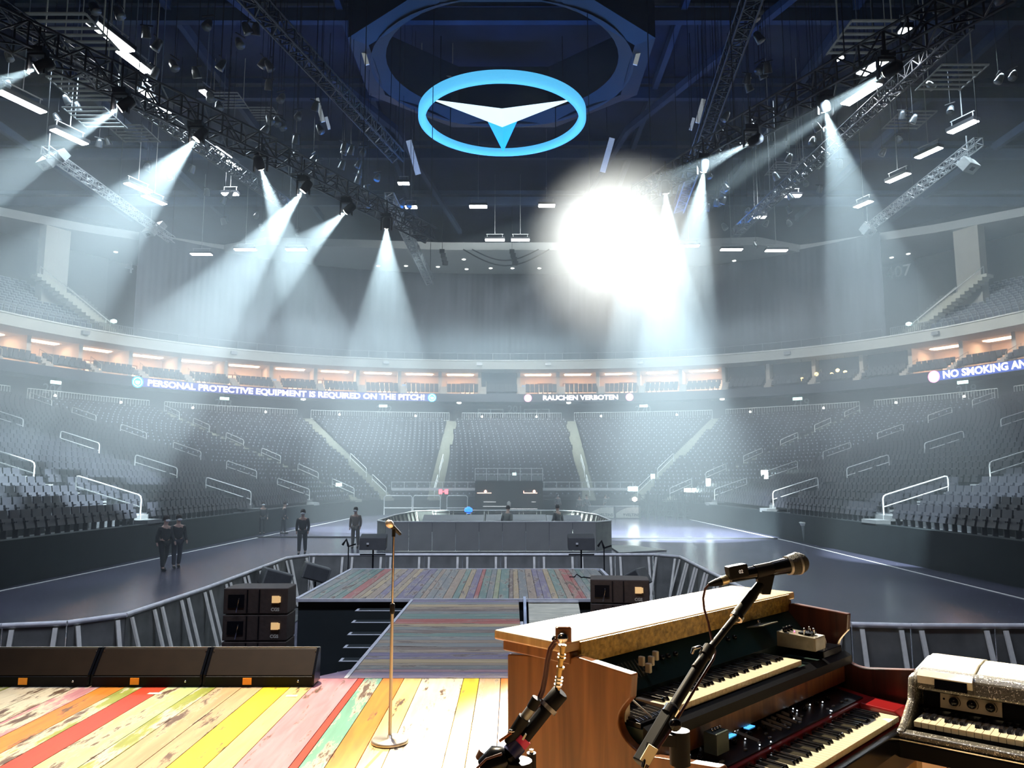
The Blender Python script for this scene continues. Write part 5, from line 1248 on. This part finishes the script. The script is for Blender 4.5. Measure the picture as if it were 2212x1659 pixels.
# lower front frame
MB().span((.033, -.47, .60), (W - .033, -.43, .70)).build('front_rail', mat('pale_frame_wood', (.55, .36, .16), .4), org, bevel=.004)
MB().span((.033, -.44, .72), (W - .033, .2, .745)).build('shelf', dwood, org)
MB().span((W - .075, -.50, 0), (W - .02, -.44, .72)).build('leg', mat('pale_frame_wood', (.55, .36, .16), .4), org, bevel=.004)
MB().span((.033, -.05, .05), (W - .033, -.02, .60)).build('lower_panel', oak, org)
# red stage keyboard resting in the shell
redm = mat('red_enamel', (.24, .008, .010), .3, coat=.3, vary=.05)
nk = empty('stage_keyboard', (OX, OY, S), PI / 4, 'red stage keyboard with blue displays resting in front of the organ manual', 'keyboard')
MB().prism([(-.175, .745), (-.175, .93), (-.345, .905), (-.345, .875), (-.50, .86), (-.50, .80), (-.49, .745)], 0, .045, 1.395).build('body', redm, nk, bevel=.003)
MB().prism([(-.185, .9295), (-.185, .9335), (-.332, .912), (-.332, .907)], 0, .10, 1.34).build('control_panel', mat('keyboard_panel', (.010, .012, .016), .3), nk)
MB().prism([(-.492, .72), (-.492, .862), (-.515, .858), (-.52, .80), (-.51, .72)], 0, .045, 1.395).build('front_lip', blkg, nk, bevel=.003)
for x0_, x1_ in ((.045, .062), (1.27, 1.395)): MB().prism([(-.345, .86), (-.345, .908), (-.47, .902), (-.497, .885), (-.497, .86)], 0, x0_, x1_).build('end_block', redm, nk, bevel=.006)
keyboard(nk, .065, 52, .02305, .349, .487, .888, 5, 'keyboard_manual')
def np_(x, f): return Vector((x, -.185 - .147 * f, .9335 - .0215 * f))
bdis = mat('blue_display', (.1, .3, .8), .2, emit=(.08, .42, 1.0), es=1.8)
for x_, w_ in ((.50, .06), (.625, .055)): 
    d = MB().box(np_(x_, .35) + Vector((0, 0, .004)), (w_, .030, .006)).build('display', blkg, nk)
    MB().box(np_(x_, .35) + Vector((0, 0, .0085)), (w_ * .8, .018, .002)).build('screen', bdis, d)
led = mat('led_dot', (1, 1, 1), .3, emit=(.85, .92, 1), es=5)
btn = mat('button_grey', (.20, .21, .21), .45)
rng.seed(21)
for i in range(34):
    x_ = .14 + rng.random() * 1.1; f_ = rng.choice((.2, .45, .7, .85))
    MB().box(np_(x_, f_) + Vector((0, 0, .003)), (.012, .008, .006)).build('button', btn, nk, bevel=.001)
for i in range(22):
    x_ = .16 + i * .05; f_ = .25 if i % 2 else .55
    MB().lathe([(.008, 0), (.0075, .014), (.006, .015)], np_(x_ + .012, f_), 10).build('rotary_knob', blkg, nk)
for i in range(20): MB().lathe([(.002, 0), (.002, .003)], np_(.2 + rng.random() * .95, rng.random()) + Vector((0, 0, .004)), 6).build('indicator_light', led, nk)
for x_ in (.56, .72, .755, .79, .83, .87): MB().bar(np_(x_, .3) + Vector((0, 0, .002)), np_(x_, .8) + Vector((0, 0, .002)), .004, .012).build('fader', mat('fader_grey', (.35, .36, .36), .4), nk)
# black switch box standing on the keyboard, left
sbx = empty('switch_box', (OX, OY, S), PI / 4, 'small grey-green box with chrome switches standing behind the red keyboard', 'switch box')
MB().span((.305, -.305, .934), (.375, -.258, .995)).build('case', mat('box_grey_green', (.05, .07, .065), .5), sbx, bevel=.003)
for i in range(4): MB().lathe([(.003, 0), (.004, .008), (.002, .010)], (.317 + i * .015, -.282, .995), 6).build('switch', chrome, sbx)
# silver effects box right of the upper keys, smaller black box behind
fx = empty('effects_box', (OX, OY, S), PI / 4, 'silver effects box with switches at the right end of the upper organ keys', 'effects box')
slv = mat('box_silver', (.27, .25, .20), .4, .4, vary=.2, scale=30)
MB().prism([(-.095, 1.10), (-.25, 1.10), (-.25, 1.150), (-.095, 1.158)], 0, 1.125, 1.215).build('case', slv, fx, bevel=.003)
MB().box((1.17, -.20, 1.158), (.05, .05, .006)).build('label_plate', blkg, fx)
for x_, y_ in ((1.145, -.20), (1.19, -.20), (1.17, -.225)): MB().lathe([(.004, 0), (.004, .02), (.003, .024)], (x_, y_, 1.155), 8).build('switch', chrome, fx)
for x_ in (1.135, 1.16, 1.185): MB().lathe([(.009, 0), (.008, .018)], (x_, -.125, 1.157), 10).build('knob', blkg, fx)
MB().lathe([(.003, 0), (.003, .005)], (1.155, -.155, 1.157), 8).build('indicator_light', mat('pink_led', (1, .2, .3), .3, emit=(1, .15, .3), es=3), fx)
MB().span((.0, 0, 0), (.001, .001, .001)).build('foot', blkp, fx, loc=(1.17, -.2, 1.099))
bb = empty('toggle_unit', (OX, OY, S), PI / 4, 'black panel with four small toggle switches right of the silver effects box', 'switch unit')
MB().span((1.23, -.235, 1.055), (1.40, -.09, 1.085)).build('case', blkg, bb, bevel=.003)
for i in range(4): MB().lathe([(.005, 0), (.006, .02), (.003, .026)], (1.245 + i * .04, -.20 + .02 * (i % 2), 1.085), 8).build('toggle', mat('toggle_cream', (.5, .46, .36), .35), bb)
pl_ = empty('metal_plate', (OX, OY, S), PI / 4, 'thin grey metal plate with a small knob high on the organ panel', 'plate')
MB().box((1.10, -.035, 1.175), (.13, .10, .004), M=Matrix.Rotation(R(-12), 3, 'X')).build('plate', mat('plate_grey', (.20, .21, .19), .4, .5), pl_)
MB().lathe([(.008, 0), (.006, .016)], (1.10, -.035, 1.178), 8).build('knob', chrome, pl_)
# thin cables in the left opening
mb = MB()
mb.tube([(.06, -.10, 1.11), (.085, -.16, 1.11), (.10, -.215, 1.07), (.105, -.23, 1.0), (.13, -.225, .955)], .003, 6)
mb.tube([(.13, -.225, .955), (.11, -.21, .975), (.16, -.20, .995), (.21, -.215, .97), (.25, -.23, .935)], .003, 6)
c_ = mb.build('audio_cable', mat('cable_pale', (.4, .4, .38), .4), None, (OX, OY, S), PI / 4); tag(c_, 'thin pale audio cables curling in the left opening of the organ', 'cable')
mb = MB(); mb.tube([(.12, -.24, .955), (.15, -.23, .95), (.175, -.225, .93)], [.009, .011, .009], 8)
c_ = mb.build('jack_plug', chrome, None, (OX, OY, S), PI / 4); tag(c_, 'chrome jack plugs lying below the preset keys', 'plug')

# ================================================================== SPARKLE ELECTRIC PIANO (far right)
a2 = math.atan2(-.65, .76)
ep = empty('electric_piano', (1.437, 2.885, S + .010), a2, 'silver sparkle electric piano with a white lid and three black knobs', 'electric piano')
def sparkle():
    m = mat('silver_sparkle', (.20, .19, .17), .35, .45, vary=.25, scale=220); nt = m.node_tree; b = nt.nodes['Principled BSDF']
    tc = nt.nodes.new('ShaderNodeTexCoord'); v = nt.nodes.new('ShaderNodeTexVoronoi'); v.inputs['Scale'].default_value = 330
    nt.links.new(tc.outputs['Object'], v.inputs['Vector'])
    cr = nt.nodes.new('ShaderNodeValToRGB'); cr.color_ramp.interpolation = 'CONSTANT'; cr.color_ramp.elements[0].color = (.12, .115, .10, 1); cr.color_ramp.elements[1].position = .93; cr.color_ramp.elements[1].color = (.95, .93, .85, 1)
    e = cr.color_ramp.elements.new(.45); e.color = (.20, .19, .165, 1)
    sep = nt.nodes.new('ShaderNodeSeparateColor'); nt.links.new(v.outputs['Color'], sep.inputs[0]); nt.links.new(sep.outputs[0], cr.inputs[0]); nt.links.new(cr.outputs[0], b.inputs['Base Color'])
    nb = nt.nodes.new('ShaderNodeBump'); nb.inputs['Strength'].default_value = .6; nb.inputs['Distance'].default_value = .002; nt.links.new(v.outputs['Color'], nb.inputs['Height']); nt.links.new(nb.outputs[0], b.inputs['Normal'])
    return m
spk = sparkle(); lidw = mat('lid_white', (.72, .66, .56), .35, vary=.10, scale=40, coat=.3)
L = 1.15
MB().prism([(-.075, .765), (-.075, .824), (.50, .824), (.50, .765)], 0, -.046, L).build('base_tray', blkp, ep, bevel=.006)
MB().prism([(-.073, .825), (-.073, .829), (.50, .829), (.50, .825)], 0, -.048, L).build('trim_strip', chrome, ep)
MB().prism([(-.066, .83), (-.066, .850), (-.040, .856), (-.008, .848), (-.008, .83)], 0, -.042, L).build('front_rim', spk, ep, bevel=.006)
MB().prism([(-.066, .83), (-.066, .857), (-.02, .870), (.10, .93), (.135, 1.005), (.45, 1.03), (.50, .97), (.50, .83)], 0, -.042, -.012).build('end_cheek', spk, ep, bevel=.012)
MB().span((-.012, -.008, .825), (L, .50, .835)).build('key_bed', blkp, ep)
keyboard(ep, .002, 44, .0236, -.140, -.002, .878, 0, 'keyboard_manual')
MB().prism([(.142, .865), (.142, .895), (.155, .903), (.165, .865)], 0, -.012, L).build('fall_strip', blkg, ep)
MB().prism([(.158, .89), (.176, .958), (.19, .958), (.19, .88)], 0, -.0, L).build('recess_panel', blkg, ep)
MB().prism([(.150, .958), (.128, .962), (.140, 1.015), (.165, 1.03), (.40, 1.03), (.50, .97), (.50, .88), (.19, .88), (.19, .95)], 0, -.012, L).build('top_case', spk, ep, bevel=.008)
lp = [(.150, 1.008), (.155, 1.016), (.20, 1.034), (.28, 1.048), (.38, 1.050), (.45, 1.038), (.50, 1.01), (.50, .985), (.2, .985)]
MB().prism(lp, 0, -.008, .172).build('lid', lidw, ep, bevel=.004)
MB().prism([(y_ + .001, z_ - .003) for y_, z_ in lp], 0, .175, L).build('lid', mat('lid_cream_speckle', (.62, .58, .42), .5, vary=.35, scale=160, bump=.3), ep, bevel=.004)
MB().prism([(.128, .985), (.126, 1.012), (.152, 1.03), (.156, 1.016), (.140, .985)], 0, -.008, .172).build('lid_front', lidw, ep)
MB().box((.103, .128, .990), (.105, .012, .034), M=Matrix.Rotation(R(-14), 3, 'X')).build('name_plate', blkg, ep)
PM = Matrix.Rotation(R(-15), 3, 'X')
MB().box((.157, .157, .928), (.195, .005, .050), M=PM).build('knob_plate', mat('plate_champagne', (.50, .44, .34), .35, .5), ep)
for x_ in (.105, .162, .220):
    MB().lathe([(.0155, 0), (.0150, .012), (.011, .018)], (x_, .152, .931), 20, M=Matrix.Rotation(R(75), 3, 'X')).build('rotary_knob', blkg, ep)
    t = MB(); t.tube([(x_ + .020 * math.cos(a), .1525, .931 + .020 * math.sin(a)) for a in [R(-70 + 14 * k) for k in range(10)]], .0012, 5); t.build('dial_mark', blkp, ep)
for x_, z_ in ((.072, .936), (.165, .908), (.222, .908)): MB().lathe([(.003, 0), (.004, .003)], (x_, .155, z_), 10, M=Matrix.Rotation(R(90), 3, 'X')).build('jack_socket', blkp, ep)
for x_, y_ in ((.12, .08), (.12, .42), (.75, .08), (.75, .42)): MB().tube([(x_, y_, .745), (x_ + .02, y_, 0)], .017, 10).build('leg', blk, ep)
# coiled cables and the pale case behind the legs
mb = MB()
for k, (x_, z_, r_) in enumerate(((.06, .56, .07), (.075, .50, .09), (.05, .42, .085), (.09, .35, .075))):
    mb.tube([(x_ + r_ * .55 * math.cos(a), .30 + .01 * k, z_ + r_ * math.sin(a)) for a in [2 * PI * j / 18 for j in range(18)]], .004, 5, closed=True)
mb.tube([(.05, .3, .64), (.06, .3, .745)], .004, 5)
c_ = mb.build('coiled_cable', mat('cable_brown', (.22, .07, .03), .5), None, (1.405, 2.86, S), a2); tag(c_, 'coils of thin brown cable hanging below the electric piano', 'cable')
cs_ = empty('flight_case', (2.35, 3.55, S), a2, 'pale wooden case standing on the stage behind the electric piano legs', 'case')
MB().span((-.75, -.2, .0), (.75, .35, .62)).build('body', mat('case_pale', (.62, .50, .32), .5), cs_, bevel=.01)
for x_ in (-.5, 0, .5): MB().span((x_ - .02, -.206, .0), (x_ + .02, -.2, .62)).build('batten', mat('batten_gold', (.40, .24, .08), .4), cs_)

# ================================================================== VOCAL MICROPHONE ON ITS BOOM (front right)
def cam_pt(px, py, d):                   # a measured point: pixel of the photo and metres in front of the lens
    r = ray(px, py); return Vector((r.x, r.y, r.z)) / F * d + Vector((0, 0, CZ))
def along(o, pts): return pts
vm = empty('boom_microphone_stand', (0, 0, 0), 0, 'black boom stand holding a vocal microphone above the organ', 'microphone stand')
B0 = cam_pt(1382, 1650, 1.50); B1 = cam_pt(1448, 1538, 1.56); B2 = cam_pt(1528, 1408, 1.66); B3 = cam_pt(1600, 1318, 1.76); B4 = cam_pt(1646, 1258, 1.82)
MB().tube([B2.lerp(B3, -.35), B3], .0075, 10).build('boom_rod', blk, vm)
MB().tube([B1.lerp(B0, -.12), B2.lerp(B1, -.02)], .011, 12).build('boom_tube', blk, vm)
MB().bar(B0, B1, .030, .022).build('boom_clamp', blkp, vm, bevel=.004)
MB().tube([B2 - (B2 - B1).normalized() * .012, B2 + (B2 - B1).normalized() * .012], .014, 12).build('clutch', blkp, vm)
MB().tube([B2, B2 + Vector((-.016, 0, .010)), B2 + Vector((-.030, 0, .006)), B2 + Vector((-.034, 0, -.004))], [.003, .004, .005, .003], 8).build('clutch_lever', chrome, vm)
MB().tube([B1 - (B1 - B0).normalized() * .006, B1 + (B1 - B0).normalized() * .010], .0165, 12).build('collar', chrome, vm)
kp = cam_pt(1457, 1564, 1.53); MB().lathe([(.011, 0), (.013, .006), (.010, .013)], kp, 14, M=Matrix.Rotation(R(90), 3, 'X')).build('hinge_knob', blkg, vm)
MB().tube([B3 - (B4 - B3) * .25, B3 + (B4 - B3) * .55], .013, 12).build('swivel', blkp, vm)
MB().tube([cam_pt(1590, 1336, 1.745), cam_pt(1594, 1329, 1.75)], .0155, 12).build('ring', chrome, vm)
gr = MB(); gr.tube([B3 + (B4 - B3) * .5, B4 + (B4 - B3) * .1], [.012, .010], 12); gr.build('clip_stem', blkp, vm)
M0, M1 = cam_pt(1576, 1247, 1.80), cam_pt(1724, 1217, 1.84); md = (M1 - M0).normalized()
cl = MB().tube([M0.lerp(M1, .36), M0.lerp(M1, .66)], .0165, 16, cap=False).build('microphone_clip', blkp, vm)
MB().prism([(-.022, .0), (.022, .0), (.010, -.045), (-.010, -.045)], 1, -.010, .010).build('clip_wing', blkp, vm, tuple(M0.lerp(M1, .50) + Vector((0, 0, -.010))), bevel=.002)
MB().tube([cam_pt(1400, 1605, 1.50), cam_pt(1388, 1659, 1.47)], .004, 6).build('tension_rod', chrome, vm)
TP = cam_pt(1402, 1630, 1.48); MB().box(TP, (.020, .004, .034), M=Matrix.Rotation(R(32), 3, 'Y')).build('tag', mat('tag_cream', (.70, .62, .42), .6), vm)
PB = cam_pt(1468, 1600, 1.55); MB().tube([(PB.x, PB.y, S + .02), (PB.x, PB.y, PB.z)], .0125, 12).build('pole', blk, vm)
MB().tube([PB + Vector((0, 0, -.045)), PB + Vector((0, 0, .02))], .021, 12).build('height_clutch', blkp, vm)
MB().bar(PB, cam_pt(1420, 1595, 1.53), .024, .022).build('arm_joint', blkp, vm)
MB().lathe([(.13, 0), (.13, .012), (.02, .03)], (PB.x, PB.y, S), 24).build('base', blk, vm)
mc = empty('vocal_microphone', (0, 0, 0), 0, 'black handheld vocal microphone with a silver grille held by the boom stand', 'microphone')
h0 = M1 - md * .028
MB().tube([M0, M0 + md * .02, M0.lerp(h0, .6), h0 - md * .004, h0], [.0125, .0135, .0155, .0185, .021], 20).build('body', blkg, mc)
MB().tube([h0 - md * .002, h0 + md * .004], .0225, 24).build('collar', mat('collar_silver', (.30, .31, .32), .35, .5), mc)
MB().tube([h0 + md * .003, h0 + md * .010, h0 + md * .020, h0 + md * .024], [.021, .0245, .0255, .0258], 24).build('grille_head', mat('grille_mesh', (.030, .032, .032), .55, .2, vary=.3, scale=400, bump=.5), mc)
MB().tube([h0 + md * .023, h0 + md * .028], .0268, 24).build('band', mat('collar_silver', (.5, .48, .42), .3, .8), mc)
MB().tube([h0 + md * .027, h0 + md * .036, h0 + md * .044, h0 + md * .050, h0 + md * .053], [.0258, .0240, .0200, .0130, .0040], 24).build('grille_head', mat('grille_mesh', (.2, .18, .14), .4, .8), mc)
uz = Vector((0, 0, 1)); ux = md; uy = uz.cross(ux).normalized(); uz2 = ux.cross(uy)
MM = Matrix((ux, uy, uz2)).transposed(); bc = cam_pt(1592, 1238, 1.785)
bx = MB().box(bc + uz2 * .004, (.048, .026, .030), M=MM).build('plug_on_box', blkp, mc, bevel=.003)
t = MB(); text_flat(t, '02', .011, bc - uy * .0135 + uz2 * .004 + ux * .004, tuple(ux), tuple(uz2), .0003); 
if True: t.build('lettering', mat('digit_white', (.7, .72, .72), .5, emit=(.7, .75, .8), es=.25), bx)
C0, C1, C2 = cam_pt(1571, 1251, 1.785), cam_pt(1557, 1256, 1.78), cam_pt(1531, 1263, 1.775)
MB().tube([C0, C0.lerp(C1, .2), C0.lerp(C1, .9), C1], [.0098, .0105, .0105, .010], 16).build('connector', mat('connector_gold', (.55, .48, .30), .3, .8), mc)
MB().tube([C1, C1.lerp(C2, .5), C2], [.0095, .0078, .0042], 14).build('connector_boot', blkp, mc)
cpts = [C2] + [cam_pt(x, y, d) for x, y, d in ((1523, 1272, 1.772), (1519, 1292, 1.77), (1521, 1315, 1.768), (1530, 1345, 1.76), (1538, 1385, 1.74), (1545, 1408, 1.70), (1540, 1425, 1.66), (1500, 1490, 1.60), (1450, 1575, 1.53), (1392, 1659, 1.48))]
MB().tube(cpts, .0028, 8).build('microphone_cable', mat('cable_dark_red', (.05, .010, .010), .5), mc)

# ================================================================== CLIP STAND WITH FLEXIBLE NECK (front centre)
gs = empty('gooseneck_stand', (0, 0, 0), 0, 'black taped boom arm with a metal gooseneck and clip in front of the organ', 'stand')
D = 1.28
G = [cam_pt(x, y, D) for x, y in ((1216, 1392), (1215, 1405), (1213, 1420), (1210, 1440), (1207, 1462), (1205, 1480), (1204, 1490))]
MB().tube(G, .0045, 12).build('gooseneck', mat('brass_tube', (.55, .38, .15), .3, .8, vary=.3), gs)
for i, (x, y) in enumerate(((1215, 1393), (1213.5, 1413), (1213, 1420), (1211, 1440), (1208, 1463), (1207, 1470), (1205.5, 1478))):
    a = cam_pt(x, y, D); b = cam_pt(x - .4, y + 4.2, D); MB().tube([a, b], .0068, 12).build('collar', chrome if i > 3 else MATS['brass_tube'], gs)
ck = cam_pt(1217, 1371, D); MB().box(ck, (.027, .016, .028)).build('clip', mat('clip_amber', (.30, .13, .06), .3, .3, coat=.5), gs, bevel=.004)
MB().lathe([(.008, 0), (.009, .004), (.006, .008)], ck + Vector((-.002, -.010, -.003)), 12, M=Matrix.Rotation(R(90), 3, 'X')).build('clip_screw', chrome, gs)
MB().lathe([(.006, 0), (.008, .006), (.004, .012)], cam_pt(1201, 1388, D), 10).build('wing_screw', chrome, gs)
T0, T1, T2, T3 = cam_pt(1212, 1494, D), cam_pt(1187, 1524, D), cam_pt(1118, 1610, D - .02), cam_pt(1096, 1635, D - .03)
MB().tube([T0, T0.lerp(T1, .06), T1], [.012, .0145, .0145], 16).build('foam_sleeve', blkp, gs)
MB().tube([T1, T1 + (T2 - T1).normalized() * .007], .0165, 16).build('collar', mat('collar_silver', (.5, .48, .42), .3, .8), gs)
MB().tube([T1, T2], .0112, 14).build('arm_tube', blkp, gs)
e0, e1, e2_ = cam_pt(1160, 1508, D - .02), cam_pt(1148, 1530, D - .02), cam_pt(1133, 1550, D - .02)
MB().tube([e0, e1], .0085, 12).build('cable_plug', blkp, gs); MB().tube([e1, e2_], .0078, 12).build('cable_plug_sleeve', mat('collar_silver', (.5, .48, .42), .3, .8), gs)
MB().tube([e2_, cam_pt(1108, 1588, D - .02), cam_pt(1098, 1605, D - .02)], [.011, .010, .008], 10).build('second_arm', blk, gs)
MB().tube([T2.lerp(T1, .20), T2.lerp(T1, .02)], .0140, 16).build('pink_tape', mat('tape_pink', (.70, .03, .14), .5), gs)
MB().tube([T2.lerp(T1, .02), T2.lerp(T3, .75)], .0150, 16).build('blue_tape', mat('tape_blue', (.012, .018, .12), .45), gs)
MB().bar(cam_pt(1136, 1586, D - .04), cam_pt(1130, 1597, D - .04), .007, .003).build('cream_tape', mat('tape_pale', (.75, .72, .6), .6), gs)
MB().tube([cam_pt(1105, 1583, D - .03), cam_pt(1079, 1601, D - .03)], .0024, 8).build('clutch_handle', mat('handle_copper', (.35, .12, .05), .35, .6), gs)
MB().lathe([(.004, 0), (.006, .004)], cam_pt(1106, 1582, D - .03), 8).build('bolt', chrome, gs)
jn = cam_pt(1075, 1642, D - .03)
MB().tube([T3, jn, cam_pt(1046, 1662, D - .03)], [.016, .024, .018], 16).build('counterweight', blkg, gs)
MB().tube([cam_pt(1050, 1622, D), cam_pt(1044, 1640, D)], [.012, .014], 12).build('knob', mat('knob_brown', (.10, .05, .04), .5), gs)
pj = cam_pt(1118, 1668, D - .03); MB().tube([(pj.x, pj.y, S), pj, cam_pt(1100, 1630, D - .03)], .0125, 12).build('pole', blk, gs)
MB().tube([pj + Vector((0, 0, -.02)), pj + Vector((0, 0, .018))], .024, 14).build('height_clutch', blkp, gs)
MB().lathe([(.12, 0), (.12, .012), (.02, .03)], (pj.x, pj.y, S), 24).build('base', blk, gs)
cp = [(1199, 1383), (1187, 1400), (1181, 1425), (1176, 1460), (1170, 1490), (1162, 1510)]
MB().tube([cam_pt(x, y, D - .01) for x, y in cp], .0026, 8).build('cable', mat('cable_brown_red', (.07, .018, .02), .5), gs)
MB().tube([cam_pt(x + 4, y + 3, D) for x, y in cp] + [cam_pt(1168, 1525, D), cam_pt(1150, 1552, D)], .0026, 8).build('cable', mat('cable_brown_red', (.07, .018, .02), .5), gs)
MB().tube([cam_pt(1084, 1628, D - .05), cam_pt(1050, 1640, D - .05), cam_pt(1028, 1662, D - .05)], .002, 6).build('cable', mat('cable_brown_red', (.07, .018, .02), .5), gs)
pe = empty('pencil_microphone', (0, 0, 0), 0, 'short black upright microphone with a silver tip before the organ side', 'microphone')
q0, q1 = cam_pt(1148, 1664, 1.42), cam_pt(1148, 1626, 1.42)
MB().tube([Vector((q0.x, q0.y, S)), q0 + Vector((0, 0, -.01))], .006, 8).build('pole', blk, pe)
MB().tube([q0 + Vector((0, 0, -.02)), q1], .0088, 14).build('body', blkp, pe); MB().tube([q1, q1 + Vector((0, 0, .006))], .004, 10).build('tip', chrome, pe)
MB().lathe([(.10, 0), (.10, .012), (.02, .03)], (q0.x, q0.y, S), 24).build('base', blk, pe)

# stage smoke hanging in the bowl below the roof, from the end of the main stage to the far stand
hm = bpy.data.materials.new('stage_haze'); hm.use_nodes = True; hn = hm.node_tree; hn.nodes.clear()
ho = hn.nodes.new('ShaderNodeOutputMaterial'); hv = hn.nodes.new('ShaderNodeVolumeScatter')
hv.inputs['Color'].default_value = (0.86, 0.95, 1.0, 1); hv.inputs['Density'].default_value = HAZE; hv.inputs['Anisotropy'].default_value = 0.3
hn.links.new(hv.outputs[0], ho.inputs['Volume'])
mb = MB(); mb.span((-64, 15.9, 0.001), (64, 106, 18.0)); hz = mb.build('haze', hm)
tag(hz, 'thin pale stage smoke hanging in the air over the whole arena bowl', 'haze', kind='stuff')
